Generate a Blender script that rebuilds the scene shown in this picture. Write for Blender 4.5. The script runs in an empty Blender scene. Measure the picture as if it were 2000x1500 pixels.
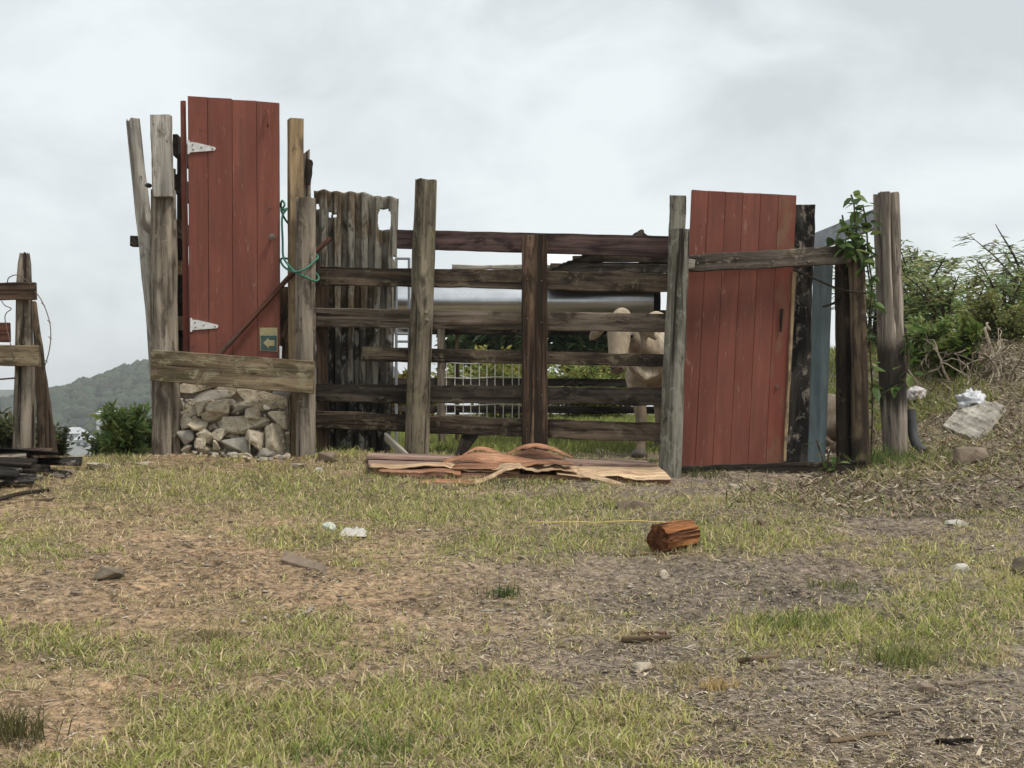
import bpy, bmesh, math, random
import numpy as np
from mathutils import Vector, Matrix, noise as mnoise

# ------------------------------------------------------------------ camera, sky, sun, exposure
scene = bpy.context.scene
random.seed(7)
rng = np.random.default_rng(11)
F = 2780.0            # focal length in photo pixels (photo 2000 x 1500)
CZ = 0.594            # eye height above the foot of the fence
cam_data = bpy.data.cameras.new("camera")
cam_data.sensor_width = 36.0
cam_data.lens = F / 2000.0 * 36.0
cam_data.clip_start = 0.05
cam_data.clip_end = 12000.0
cam = bpy.data.objects.new("camera", cam_data)
scene.collection.objects.link(cam)
cam.location = (0, 0, CZ)
cam.rotation_euler = (math.radians(90), 0, 0)
scene.camera = cam
scene.render.resolution_x, scene.render.resolution_y = 1024, 768
scene.view_settings.view_transform = 'Standard'
scene.view_settings.look = 'None'
scene.view_settings.exposure = 0.66
scene.view_settings.gamma = 1.0

SUN_EL, SUN_AZ = math.radians(58), math.radians(125)     # azimuth clockwise from +Y: right, behind the camera
world = bpy.data.worlds.new("World")
scene.world = world
world.use_nodes = True
nt = world.node_tree
nt.nodes.clear()
def N(t, kind, **kw):
    n = t.nodes.new(kind)
    for k, v in kw.items():
        setattr(n, k, v)
    return n
w_out = N(nt, 'ShaderNodeOutputWorld')
w_bg = N(nt, 'ShaderNodeBackground')
w_sky = N(nt, 'ShaderNodeTexSky', sky_type='NISHITA', sun_disc=False)
w_sky.sun_elevation, w_sky.sun_rotation = SUN_EL, SUN_AZ
w_tc = N(nt, 'ShaderNodeTexCoord')
w_map = N(nt, 'ShaderNodeMapping')
w_map.inputs['Scale'].default_value = (1.0, 1.0, 1.7)
w_map.inputs['Location'].default_value = (5.3, 0.4, 2.1)
w_n1 = N(nt, 'ShaderNodeTexNoise')
w_n1.inputs['Scale'].default_value = 3.0
w_n1.inputs['Detail'].default_value = 7.0
w_n1.inputs['Roughness'].default_value = 0.52
w_n1.inputs['Distortion'].default_value = 0.35
w_r1 = N(nt, 'ShaderNodeValToRGB')
w_r1.color_ramp.elements[0].position = 0.38
w_r1.color_ramp.elements[0].color = (0.445, 0.478, 0.492, 1)
w_r1.color_ramp.elements[1].position = 0.55
w_r1.color_ramp.elements[1].color = (0.60, 0.632, 0.64, 1)
e = w_r1.color_ramp.elements.new(0.47); e.color = (0.53, 0.565, 0.578, 1)
w_str = N(nt, 'ShaderNodeMix', data_type='RGBA', blend_type='MULTIPLY')
w_str.inputs[0].default_value = 1.0
w_str.inputs[7].default_value = (0.10, 0.10, 0.10, 1)
w_mix = N(nt, 'ShaderNodeMix', data_type='RGBA')
w_mix.inputs[0].default_value = 0.94                       # cloud cover over the clear sky
nt.links.new(w_tc.outputs['Generated'], w_map.inputs['Vector'])
nt.links.new(w_map.outputs['Vector'], w_n1.inputs['Vector'])
w_n2 = N(nt, 'ShaderNodeTexNoise')
w_n2.inputs['Scale'].default_value = 9.0
w_n2.inputs['Detail'].default_value = 8.0
w_n2.inputs['Roughness'].default_value = 0.55
w_n2.inputs['Distortion'].default_value = 0.6
nt.links.new(w_map.outputs['Vector'], w_n2.inputs['Vector'])
w_add = N(nt, 'ShaderNodeMix', data_type='FLOAT'); w_add.inputs[0].default_value = 0.34
nt.links.new(w_n1.outputs['Fac'], w_add.inputs[2]); nt.links.new(w_n2.outputs['Fac'], w_add.inputs[3])
nt.links.new(w_add.outputs[0], w_r1.inputs['Fac'])
nt.links.new(w_sky.outputs['Color'], w_str.inputs[6])
nt.links.new(w_str.outputs[2], w_mix.inputs[6])
nt.links.new(w_r1.outputs['Color'], w_mix.inputs[7])
nt.links.new(w_mix.outputs[2], w_bg.inputs['Color'])
w_bg.inputs['Strength'].default_value = 0.96
nt.links.new(w_bg.outputs['Background'], w_out.inputs['Surface'])

sun_d = bpy.data.lights.new("sun", 'SUN')
sun_d.energy = 1.5
sun_d.angle = math.radians(11)
sun_d.color = (1.0, 0.95, 0.87)
sun = bpy.data.objects.new("sun", sun_d)
scene.collection.objects.link(sun)
sdir = Vector((math.sin(SUN_AZ) * math.cos(SUN_EL), math.cos(SUN_AZ) * math.cos(SUN_EL), math.sin(SUN_EL)))
sun.rotation_euler = sdir.to_track_quat('Z', 'Y').to_euler()
sun.location = (6, -6, 9)

# ------------------------------------------------------------------ helpers
def P(px, py, Y):
    return Vector(((px - 1000.0) * Y / F, Y, CZ + (750.0 - py) * Y / F))

def _hash(ix, iy, seed):
    h = (ix.astype(np.int64) * 374761393 + iy.astype(np.int64) * 668265263 + seed * 974711) & 0x7fffffff
    h = ((h ^ (h >> 13)) * 1274126177) & 0x7fffffff
    return ((h ^ (h >> 16)) & 0xffff) / 65535.0

def vnoise(x, y, seed=0):
    x = np.asarray(x, float); y = np.asarray(y, float)
    ix = np.floor(x); iy = np.floor(y)
    fx = x - ix; fy = y - iy
    fx = fx * fx * (3 - 2 * fx); fy = fy * fy * (3 - 2 * fy)
    a = _hash(ix, iy, seed); b = _hash(ix + 1, iy, seed)
    c = _hash(ix, iy + 1, seed); d = _hash(ix + 1, iy + 1, seed)
    return (a * (1 - fx) + b * fx) * (1 - fy) + (c * (1 - fx) + d * fx) * fy

def fbm(x, y, seed=0, octv=4):
    s = 0; a = 0.5; t = 0
    for o in range(octv):
        s = s + a * vnoise(x * 2 ** o, y * 2 ** o, seed + o * 17); t += a; a *= 0.5
    return s / t

def sstep(a, b, v):
    t = np.clip((np.asarray(v, float) - a) / (b - a), 0, 1)
    return t * t * (3 - 2 * t)

BUMPS = [  # x, y, dz, radius : local rises and dips that the feet of things show
    (1.15, 10.35, -0.045, 0.5), (-0.7, 11.1, 0.05, 0.6), (-2.5, 11.05, 0.07, 0.5),
    (1.9, 10.6, -0.05, 0.7), (2.6, 10.8, -0.04, 0.5), (-1.35, 10.95, 0.05, 0.35), (-3.5, 9.95, 0.06, 0.5),
    (-0.9, 7.9, 0.04, 0.7), (-2.2, 7.2, 0.05, 0.8), (1.5, 8.9, 0.04, 0.7)]

def G(x, y):
    """terrain height, numpy in / out"""
    x = np.asarray(x, float); y = np.asarray(y, float)
    yy = np.maximum(y, -8.0)
    z = np.where(yy < 11, -1 + 0.0909 * yy, 0.0)
    z = z - 0.05 * sstep(11.2, 12.3, y) + 0.06 * sstep(14, 19, y)
    far = sstep(24, 60, y) * (y - 24) * 0.16
    z = z - np.minimum(far, 82.0)
    z = z - 82.0 * sstep(60, 600, np.abs(x)) * (1 - sstep(20, 600, y))
    a = x / np.maximum(y, 4.0)
    left = sstep(-0.215, -0.262, a)
    z = z - np.minimum(left * np.maximum(y - 11.35, 0) * 0.5 * sstep(11.2, 12.2, y), 70.0)
    bank = sstep(2.75, 4.7, x) * sstep(10.4, 16.5, y) * 0.92 * (1 - sstep(24, 70, y))
    z = z + bank + 0.16 * sstep(2.4, 4.4, x) * sstep(7.5, 10.8, y) * (1 - sstep(24, 60, y))
    for bx, by, dz, r in BUMPS:
        z = z + dz * np.exp(-((x - bx) ** 2 + (y - by) ** 2) / (r * r))
    near = 1 - sstep(20, 45, y)
    z = z + near * (0.05 * (fbm(x * 1.1, y * 1.1, 3) - 0.5) + 0.022 * (fbm(x * 6, y * 6, 5) - 0.5))
    z = z + (1 - near) * 1.2 * (fbm(x * 0.05, y * 0.05, 9) - 0.5)
    return z

def gz(x, y):
    return float(G(np.array([x]), np.array([y]))[0])

def ground_px(px, py, y0=3.0, y1=30.0):
    ys = np.linspace(y0, y1, 2400)
    xs = (px - 1000.0) * ys / F
    zs = CZ + (750.0 - py) * ys / F
    d = zs - G(xs, ys)
    k = np.nonzero(d <= 0)[0]
    i = int(k[0]) if len(k) else len(ys) - 1
    return Vector((xs[i], ys[i], gz(xs[i], ys[i])))

COL = scene.collection
W = {}
def mesh_from(name, verts, faces, mat, smooth=False, sharp=None):
    me = bpy.data.meshes.new(name)
    me.from_pydata([tuple(v) for v in verts], [], faces)
    if mat is not None:
        me.materials.append(mat)
    if smooth:
        me.polygons.foreach_set('use_smooth', [True] * len(me.polygons))
        if sharp:
            me.set_sharp_from_angle(angle=math.radians(sharp))
    me.update()
    return me

def put(name, me, M=None, parent=None):
    o = bpy.data.objects.new(name, me)
    COL.objects.link(o)
    M = M or Matrix.Identity(4)
    if parent is not None:
        o.parent = parent
        o.matrix_parent_inverse = W[parent.name].inverted()
    o.matrix_basis = M
    W[o.name] = M.copy()
    return o

def tag(o, label, cat, group=None, kind=None):
    if label: o['label'] = label
    if cat: o['category'] = cat
    if group: o['group'] = group
    if kind: o['kind'] = kind
    return o

def thing(name, label, cat, loc, group=None):
    o = put(name, None, Matrix.Translation(loc))
    o.empty_display_size = 0.1
    return tag(o, label, cat, group, 'thing')

def frame_of(c, ax, hint):
    """matrix with local X along ax, local Z near hint"""
    x = Vector(ax).normalized()
    z = Vector(hint) - x * x.dot(Vector(hint))
    if z.length < 1e-5:
        z = Vector((0, 0, 1)) - x * x.z
    z.normalize()
    y = z.cross(x)
    return Matrix(((x.x, y.x, z.x, c[0]), (x.y, y.y, z.y, c[1]), (x.z, y.z, z.z, c[2]), (0, 0, 0, 1)))

def emit(name, verts, faces, mat, parent=None, ax=(1, 0, 0), hint=(0, -1, 0), smooth=False, sharp=None, center=None):
    """world-space verts -> object with its own frame (grain along local X)"""
    c = center or sum((Vector(v) for v in verts), Vector()) / len(verts)
    M = frame_of(c, ax, hint)
    Mi = M.inverted()
    return put(name, mesh_from(name, [Mi @ Vector(v) for v in verts], faces, mat, smooth, sharp), M, parent)

def slab_geo(A, B, C, D, th, n=10, rough=0.004, ch=0.006, endr=0.006, seed=None):
    """board: front face A-B (edge 1) / D-C (edge 2), A->B is the length; th goes back along the normal"""
    r = random.Random(seed if seed is not None else random.random())
    A, B, C, D = map(Vector, (A, B, C, D))
    nrm = (B - A).cross(D - A).normalized()
    if nrm.y < 0: nrm = -nrm        # away from the camera
    so = r.random() * 100
    verts, faces = [], []
    m = 8
    for i in range(n + 1):
        t = i / n
        e1 = A.lerp(B, t); e2 = D.lerp(C, t)
        wv = (e2 - e1).normalized()
        w = (e2 - e1).length
        L = (B - A).length * t
        d1 = rough * (mnoise.noise(Vector((L * 7, so, 0))) + 0.5 * mnoise.noise(Vector((L * 23, so, 3))))
        d2 = rough * (mnoise.noise(Vector((L * 7, so, 9))) + 0.5 * mnoise.noise(Vector((L * 23, so, 13))))
        db = rough * 0.6 * mnoise.noise(Vector((L * 5, so, 21)))
        p1 = e1 + wv * d1; p2 = e2 + wv * d2
        c = min(ch, w * 0.2, th * 0.3)
        off = [(p1, c, 0), (p2, -c, 0), (p2, 0, c), (p2, 0, th - c), (p2, -c, th), (p1, c, th), (p1, 0, th - c), (p1, 0, c)]
        ln = (B - A).normalized()
        for (p, a, b) in off:
            v = p + wv * a + nrm * (b + db)
            if i in (0, n): v = v + ln * r.uniform(-endr, endr)
            verts.append(v)
    for i in range(n):
        for k in range(m):
            a = i * m + k; b = i * m + (k + 1) % m
            faces.append((a, b, b + m, a + m))
    faces.append(tuple(range(m - 1, -1, -1)))
    faces.append(tuple(range(n * m, n * m + m)))
    return verts, faces, (B - A), -nrm

def slab(name, A, B, C, D, th, mat, parent=None, **kw):
    v, f, ax, nr = slab_geo(A, B, C, D, th, **kw)
    return emit(name, v, f, mat, parent, ax, nr)

def hslab(name, xl, ytl, ybl, xr, ytr, ybr, Y, th, mat, parent=None, Yr=None, **kw):
    Yr = Y if Yr is None else Yr
    return slab(name, P(xl, ytl, Y), P(xr, ytr, Yr), P(xr, ybr, Yr), P(xl, ybl, Y), th, mat, parent, **kw)

def vslab(name, xlt, xrt, yt, xlb, xrb, yb, Y, th, mat, parent=None, Yb=None, ytr=None, **kw):
    Yb = Y if Yb is None else Yb
    ytr = yt if ytr is None else ytr
    return slab(name, P(xlt, yt, Y), P(xlb, yb, Yb), P(xrb, yb, Yb), P(xrt, ytr, Y), th, mat, parent, **kw)

def loft_geo(pts, rad, n=16, rough=0.0, cracks=0, seed=0, capr=0.0, freq=3.0, flat=1.0):
    """closed tube through pts with radii; optional fluted bark and long splits"""
    r = random.Random(seed)
    pts = [Vector(p) for p in pts]
    crk = [(r.uniform(0, 2 * math.pi), r.uniform(0.06, 0.14), r.uniform(-1, 0.5), r.uniform(0.5, 2)) for _ in range(cracks)]
    verts, faces = [], []
    up = None
    so = r.uniform(0, 99)
    k = len(pts)
    L = 0
    for i, p in enumerate(pts):
        t = (pts[min(i + 1, k - 1)] - pts[max(i - 1, 0)]).normalized()
        if up is None:
            up = t.orthogonal().normalized()
        up = (up - t * up.dot(t)).normalized()
        s = t.cross(up)
        if i: L += (pts[i] - pts[i - 1]).length
        ra = rad[i] if isinstance(rad[i], (int, float)) else rad[i][0]
        rb = ra * flat if isinstance(rad[i], (int, float)) else rad[i][1]
        for j in range(n):
            a = 2 * math.pi * j / n
            q = 1.0
            if rough:
                q += rough * (mnoise.noise(Vector((math.cos(a) * 1.3, math.sin(a) * 1.3, L * freq + so))) * 1.3
                              + 0.6 * mnoise.noise(Vector((math.cos(a) * 4, math.sin(a) * 4, L * freq * 0.6 + so))))
            for (ca, cw, l0, ll) in crk:
                da = abs((a - ca - 0.15 * math.sin(L * 3) + math.pi) % (2 * math.pi) - math.pi)
                if da < cw * 2 and l0 < L < l0 + ll:
                    q -= 0.26 * (1 - da / (cw * 2))
            v = p + (up * math.cos(a) * ra + s * math.sin(a) * rb) * q
            if capr and i in (0, k - 1):
                v = v + t * r.uniform(-capr, capr)
            verts.append(v)
    for i in range(k - 1):
        for j in range(n):
            a = i * n + j; b = i * n + (j + 1) % n
            faces.append((a, b, b + n, a + n))
    faces.append(tuple(range(n - 1, -1, -1)))
    faces.append(tuple(range((k - 1) * n, k * n)))
    return verts, faces, pts[-1] - pts[0]

def loft(name, pts, rad, mat, parent=None, **kw):
    v, f, ax = loft_geo(pts, rad, **kw)
    return emit(name, v, f, mat, parent, ax, (0, -1, 0), True, 50)

def resample(st, n):
    """stations (cx,cy,w) -> n+1 interpolated"""
    ys = [s[1] for s in st]
    out = []
    for i in range(n + 1):
        y = ys[0] + (ys[-1] - ys[0]) * i / n
        out.append((np.interp(y, ys, [s[0] for s in st]), y, np.interp(y, ys, [s[2] for s in st])))
    return out

def log_px(name, st, Y, mat, parent=None, n=22, seed=1, rough=0.05, cracks=4, Yb=None, flat=1.0, capr=0.008):
    pts, rad = [], []
    ss = resample(st, n)
    for i, (cx, cy, w) in enumerate(ss):
        yy = Y if Yb is None else Y + (Yb - Y) * i / n
        pts.append(P(cx, cy, yy)); rad.append(w / 2 * yy / F)
    return loft(name, pts, rad, mat, parent, n=40, rough=rough, cracks=cracks, seed=seed, capr=capr, flat=flat)

def tube_pts(pts, r, n=6):
    return loft_geo(pts, [r] * len(pts) if isinstance(r, (int, float)) else r, n=n)

def curve(pts, k=5):
    """Catmull-Rom through points"""
    pts = [Vector(p) for p in pts]
    out = []
    q = [pts[0] * 2 - pts[1]] + pts + [pts[-1] * 2 - pts[-2]]
    for i in range(1, len(q) - 2):
        for j in range(k):
            t = j / k
            a, b, c, d = q[i - 1], q[i], q[i + 1], q[i + 2]
            out.append(0.5 * ((2 * b) + (c - a) * t + (2 * a - 5 * b + 4 * c - d) * t * t + (3 * b - a - 3 * c + d) * t ** 3))
    out.append(pts[-1])
    return out

def rock_mesh(name, sx, sy, sz, mat, seed, npts=18, boxy=0.6):
    r = random.Random(seed)
    bm = bmesh.new()
    for _ in range(npts):
        v = Vector((r.uniform(-1, 1), r.uniform(-1, 1), r.uniform(-1, 1)))
        m = max(abs(v.x), abs(v.y), abs(v.z))
        v = (v / m) * boxy + v.normalized() * (1 - boxy)
        v *= r.uniform(0.82, 1.0)
        bm.verts.new((v.x * sx, v.y * sy, v.z * sz))
    bmesh.ops.convex_hull(bm, input=bm.verts)
    bmesh.ops.delete(bm, geom=[v for v in bm.verts if not v.link_faces], context='VERTS')
    bmesh.ops.bevel(bm, geom=list(bm.edges), offset=min(sx, sy, sz) * 0.07, segments=1, affect='EDGES')
    bmesh.ops.triangulate(bm, faces=bm.faces)
    bmesh.ops.subdivide_edges(bm, edges=[e for e in bm.edges if e.calc_length() > min(sx, sy, sz) * 0.5], cuts=1)
    for v in bm.verts:
        n = mnoise.noise(v.co * (2.2 / max(sx, sy, sz)) + Vector((seed, 0, 0)))
        n2 = mnoise.noise(v.co * (7 / max(sx, sy, sz)) + Vector((seed, 5, 0)))
        v.co *= 1 + 0.07 * n + 0.05 * n2
    me = bpy.data.meshes.new(name)
    bm.to_mesh(me); bm.free()
    me.materials.append(mat)
    me.polygons.foreach_set('use_smooth', [True] * len(me.polygons))
    me.set_sharp_from_angle(angle=math.radians(22))
    return me

def big_mesh(name, verts, quads, tris, mat, colors=None):
    """fast mesh from numpy arrays; colours per vertex"""
    me = bpy.data.meshes.new(name)
    nq = 0 if quads is None else len(quads); ntri = 0 if tris is None else len(tris)
    me.vertices.add(len(verts))
    me.vertices.foreach_set('co', np.asarray(verts, np.float32).ravel())
    idx = np.concatenate([a.ravel() for a in (quads, tris) if a is not None and len(a)]).astype(np.int32)
    me.loops.add(len(idx))
    me.loops.foreach_set('vertex_index', idx)
    me.polygons.add(nq + ntri)
    st = np.concatenate([np.arange(nq) * 4, nq * 4 + np.arange(ntri) * 3]).astype(np.int32)
    me.polygons.foreach_set('loop_start', st)
    me.update(calc_edges=True)
    if colors is not None:
        at = me.color_attributes.new('tint', 'FLOAT_COLOR', 'POINT')
        c = np.ones((len(verts), 4), np.float32); c[:, :3] = colors
        at.data.foreach_set('color', c.ravel())
    me.materials.append(mat)
    return me

# ------------------------------------------------------------------ materials
def mat_new(name, rough=0.85, spec=0.25):
    m = bpy.data.materials.new(name)
    m.use_nodes = True
    t = m.node_tree
    b = t.nodes['Principled BSDF']
    b.inputs['Roughness'].default_value = rough
    b.inputs['Specular IOR Level'].default_value = spec
    return m, t, b

def coords(t, scale, rand=True, kind='Object', loc=0.0):
    tc = N(t, 'ShaderNodeTexCoord')
    mp = N(t, 'ShaderNodeMapping')
    mp.inputs['Scale'].default_value = scale
    if rand:
        oi = N(t, 'ShaderNodeObjectInfo')
        ml = N(t, 'ShaderNodeMath', operation='MULTIPLY')
        ml.inputs[1].default_value = 57.0
        t.links.new(oi.outputs['Random'], ml.inputs[0])
        cb = N(t, 'ShaderNodeCombineXYZ')
        t.links.new(ml.outputs[0], cb.inputs[0]); t.links.new(ml.outputs[0], cb.inputs[1]); 
        t.links.new(cb.outputs[0], mp.inputs['Location'])
    else:
        mp.inputs['Location'].default_value = (loc, loc * 0.7, loc * 0.3)
    t.links.new(tc.outputs[kind], mp.inputs['Vector'])
    return mp.outputs['Vector']

def tex(t, vec, scale=1.0, detail=4.0, rough=0.55, dist=0.0):
    n = N(t, 'ShaderNodeTexNoise')
    n.inputs['Scale'].default_value = scale
    n.inputs['Detail'].default_value = detail
    n.inputs['Roughness'].default_value = rough
    n.inputs['Distortion'].default_value = dist
    t.links.new(vec, n.inputs['Vector'])
    return n.outputs['Fac']

def ramp(t, fac, stops):
    r = N(t, 'ShaderNodeValToRGB')
    els = r.color_ramp.elements
    while len(els) < len(stops): els.new(0.5)
    for e, (p, c) in zip(els, stops):
        e.position = p
        e.color = (c, c, c, 1) if isinstance(c, (int, float)) else (*c, 1)
    t.links.new(fac, r.inputs['Fac'])
    return r.outputs['Color']

def mix(t, fac, a, b, mode='MIX'):
    m = N(t, 'ShaderNodeMix', data_type='RGBA', blend_type=mode)
    for sock, v in ((0, fac), (6, a), (7, b)):
        if isinstance(v, (int, float)): m.inputs[sock].default_value = v if sock == 0 else (v, v, v, 1)
        elif isinstance(v, tuple): m.inputs[sock].default_value = (*v, 1)
        else: t.links.new(v, m.inputs[sock])
    return m.outputs[2]

def bump(t, b, h, strength=0.5, dist=0.01):
    n = N(t, 'ShaderNodeBump')
    n.inputs['Strength'].default_value = strength
    n.inputs['Distance'].default_value = dist
    t.links.new(h, n.inputs['Height'])
    t.links.new(n.outputs['Normal'], b.inputs['Normal'])

def wood(name, light, dark, crack=(0.03, 0.022, 0.016), stain=None, stain_amt=0.45, moss=None, moss_amt=0.35, rough=0.9, grain=17.0, crack_at=0.36, band=None, pits=0.385):
    """weathered timber: grain along local X, broad stains, splits, pits, lichen; band = (x0, x1, colour) a charred or bare zone"""
    m, t, b = mat_new(name, rough, 0.15)
    g = tex(t, coords(t, (1.1, grain, grain)), 1.0, 8, 0.68, 0.35)
    s = tex(t, coords(t, (2.6, 7, 7)), 1.0, 6, 0.62, 0.5)
    k = tex(t, coords(t, (0.55, 19, 19)), 1.0, 5, 0.6, 0.2)
    pt = tex(t, coords(t, (7, 20, 20)), 1.0, 6, 0.72, 0.4)
    bl = tex(t, coords(t, (1.6, 2.6, 2.6)), 1.0, 3, 0.5)
    c = ramp(t, g, [(0.38, tuple(x * .8 for x in dark)), (0.50, tuple((x + y) / 2 for x, y in zip(light, dark))), (0.62, tuple(x * 1.12 for x in light))])
    c = mix(t, 1.0, c, ramp(t, bl, [(0.3, 0.68), (0.7, 1.28)]), 'MULTIPLY')
    if stain:
        c = mix(t, ramp(t, s, [(stain_amt, 0.0), (stain_amt + 0.10, 0.9)]), c, stain)
    if moss:
        ms = tex(t, coords(t, (7, 10, 10)), 1.0, 8, 0.75, 0.6)
        c = mix(t, ramp(t, ms, [(1 - moss_amt - .06, 0.0), (1 - moss_amt + 0.03, 0.85)]), c, moss)
    if band:
        tc = N(t, 'ShaderNodeTexCoord'); sx = N(t, 'ShaderNodeSeparateXYZ')
        t.links.new(tc.outputs['Object'], sx.inputs[0])
        wv = N(t, 'ShaderNodeMath', operation='MULTIPLY_ADD'); wv.inputs[1].default_value = 0.5; wv.inputs[2].default_value = -0.25
        t.links.new(g, wv.inputs[0])
        ad = N(t, 'ShaderNodeMath', operation='ADD'); t.links.new(sx.outputs[0], ad.inputs[0]); t.links.new(wv.outputs[0], ad.inputs[1])
        mr = N(t, 'ShaderNodeMapRange'); mr.inputs['From Min'].default_value = band[0]; mr.inputs['From Max'].default_value = band[1]
        t.links.new(ad.outputs[0], mr.inputs['Value'])
        f = ramp(t, mr.outputs[0], [(0.0, 0.0), (0.18, 0.9), (0.80, 0.9), (1.0, 0.0)])
        c = mix(t, f, c, mix(t, g, tuple(x * .4 for x in band[2]), tuple(x * 1.5 for x in band[2])))
    c = mix(t, ramp(t, pt, [(pits - .05, 0.85), (pits, 0.0)]), c, crack)
    kf = ramp(t, k, [(crack_at - 0.03, 1.0), (crack_at, 0.0)])
    c = mix(t, kf, c, crack)
    t.links.new(c, b.inputs['Base Color'])
    h = mix(t, 0.7, g, ramp(t, k, [(crack_at - 0.05, 0.0), (crack_at + 0.02, 1.0)]), 'MULTIPLY')
    bump(t, b, h, 1.0, 0.02)
    return m

M_grey = wood('grey weathered post', (0.33, 0.28, 0.22), (0.125, 0.10, 0.076), stain=(0.075, 0.06, 0.045), stain_amt=0.52, moss=(0.28, 0.245, 0.18), moss_amt=0.38, crack_at=0.42)
M_silver = wood('silver weathered post', (0.44, 0.41, 0.36), (0.18, 0.16, 0.135), stain=(0.13, 0.11, 0.09), stain_amt=0.54, crack_at=0.41)
M_post2 = wood('olive grey post', (0.265, 0.225, 0.165), (0.10, 0.082, 0.058), stain=(0.058, 0.046, 0.034), stain_amt=0.53, moss=(0.20, 0.185, 0.10), moss_amt=0.40, crack_at=0.42)
M_post3 = wood('lichened grey post', (0.235, 0.22, 0.175), (0.085, 0.078, 0.062), stain=(0.05, 0.047, 0.038), stain_amt=0.54, moss=(0.27, 0.265, 0.215), moss_amt=0.42, crack_at=0.42)
M_post4 = wood('split pinkish grey post', (0.361, 0.305, 0.249), (0.146, 0.116, 0.095), stain=(0.086, 0.069, 0.056), stain_amt=0.57, crack_at=0.40, band=(0.0, 0.62, (0.039, 0.031, 0.026)))
M_rail = wood('dark brown rail', (0.125, 0.093, 0.066), (0.040, 0.029, 0.021), stain=(0.024, 0.018, 0.014), stain_amt=0.5, moss=(0.17, 0.145, 0.095), moss_amt=0.40, crack_at=0.4)
M_rail_purple = wood('purple brown rail', (0.115, 0.075, 0.068), (0.042, 0.027, 0.025), stain=(0.028, 0.019, 0.018), stain_amt=0.54, crack_at=0.4)
M_rail_grey = wood('grey brown rail', (0.20, 0.16, 0.122), (0.075, 0.058, 0.044), stain=(0.05, 0.038, 0.029), stain_amt=0.55, moss=(0.19, 0.165, 0.11), moss_amt=0.37, crack_at=0.4)
M_rail_black = wood('blackened rail', (0.08, 0.065, 0.05), (0.024, 0.019, 0.015), stain=(0.015, 0.012, 0.010), stain_amt=0.5, moss=(0.14, 0.125, 0.09), moss_amt=0.38, crack_at=0.4)
M_upright = wood('streaked brown upright', (0.165, 0.108, 0.072), (0.048, 0.030, 0.021), stain=(0.036, 0.025, 0.018), stain_amt=0.5, moss=(0.24, 0.20, 0.15), moss_amt=0.30, crack_at=0.42)
M_lowboard = wood('mossy tan board', (0.27, 0.205, 0.13), (0.12, 0.088, 0.055), stain=(0.085, 0.07, 0.04), stain_amt=0.5, moss=(0.30, 0.265, 0.17), moss_amt=0.42, crack_at=0.36)
M_tan = wood('tan square timber', (0.378, 0.275, 0.163), (0.224, 0.155, 0.090), stain=(0.138, 0.103, 0.065), stain_amt=0.53, crack_at=0.31)
M_char = wood('charred plank', (0.06, 0.053, 0.047), (0.017, 0.015, 0.014), stain=(0.010, 0.009, 0.0085), stain_amt=0.45, moss=(0.30, 0.25, 0.20), moss_amt=0.41)
M_black = wood('rotten black wood', (0.043, 0.033, 0.024), (0.017, 0.013, 0.010), moss=(0.103, 0.069, 0.043), moss_amt=0.37)
M_brown = wood('rough brown post', (0.172, 0.125, 0.082), (0.065, 0.045, 0.031), stain=(0.034, 0.026, 0.019), stain_amt=0.5)
M_rail_right = wood('mottled rail', (0.138, 0.112, 0.090), (0.043, 0.034, 0.030), stain=(0.039, 0.031, 0.028), stain_amt=0.5, moss=(0.258, 0.215, 0.155), moss_amt=0.40)
M_rustpole = wood('rusty pole', (0.163, 0.073, 0.052), (0.073, 0.033, 0.024), stain=(0.103, 0.065, 0.047), stain_amt=0.52, crack_at=0.2)
M_log = wood('orange rotten heartwood', (0.44, 0.185, 0.072), (0.15, 0.058, 0.026), crack=(0.045, 0.018, 0.01), stain=(0.27, 0.12, 0.05), stain_amt=0.52, moss=(0.50, 0.27, 0.12), moss_amt=.38, crack_at=0.41, grain=24)
M_logend = wood('log end', (0.146, 0.060, 0.026), (0.069, 0.026, 0.012), crack_at=0.2)
M_ply = wood('plywood face', (0.40, 0.225, 0.15), (0.24, 0.13, 0.085), stain=(0.18, 0.105, 0.07), stain_amt=0.56, crack_at=0.25, rough=0.75)
M_plytop = wood('plywood grey brown face', (0.38, 0.265, 0.21), (0.25, 0.17, 0.13), stain=(0.18, 0.12, 0.095), stain_amt=0.58, crack_at=0.25)
M_veneer = wood('pale veneer', (0.68, 0.50, 0.32), (0.46, 0.30, 0.175), stain=(0.38, 0.22, 0.13), stain_amt=0.55, crack_at=0.33, rough=0.75, grain=30)
M_veneer_red = wood('red brown veneer', (0.44, 0.225, 0.13), (0.25, 0.115, 0.066), stain=(0.54, 0.36, 0.23), stain_amt=0.57, crack_at=0.33, rough=0.75, grain=30)
M_branch = wood('dead branch', (0.344, 0.284, 0.215), (0.172, 0.133, 0.095), crack_at=0.25)
M_bark = wood('bark', (0.112, 0.086, 0.060), (0.043, 0.033, 0.022))
M_stick = wood('brown stick', (0.258, 0.189, 0.120), (0.112, 0.077, 0.047), crack_at=0.3)
M_bleached = wood('bleached plank', (0.430, 0.396, 0.335), (0.258, 0.228, 0.185), stain=(0.172, 0.146, 0.112), stain_amt=0.56)

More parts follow.
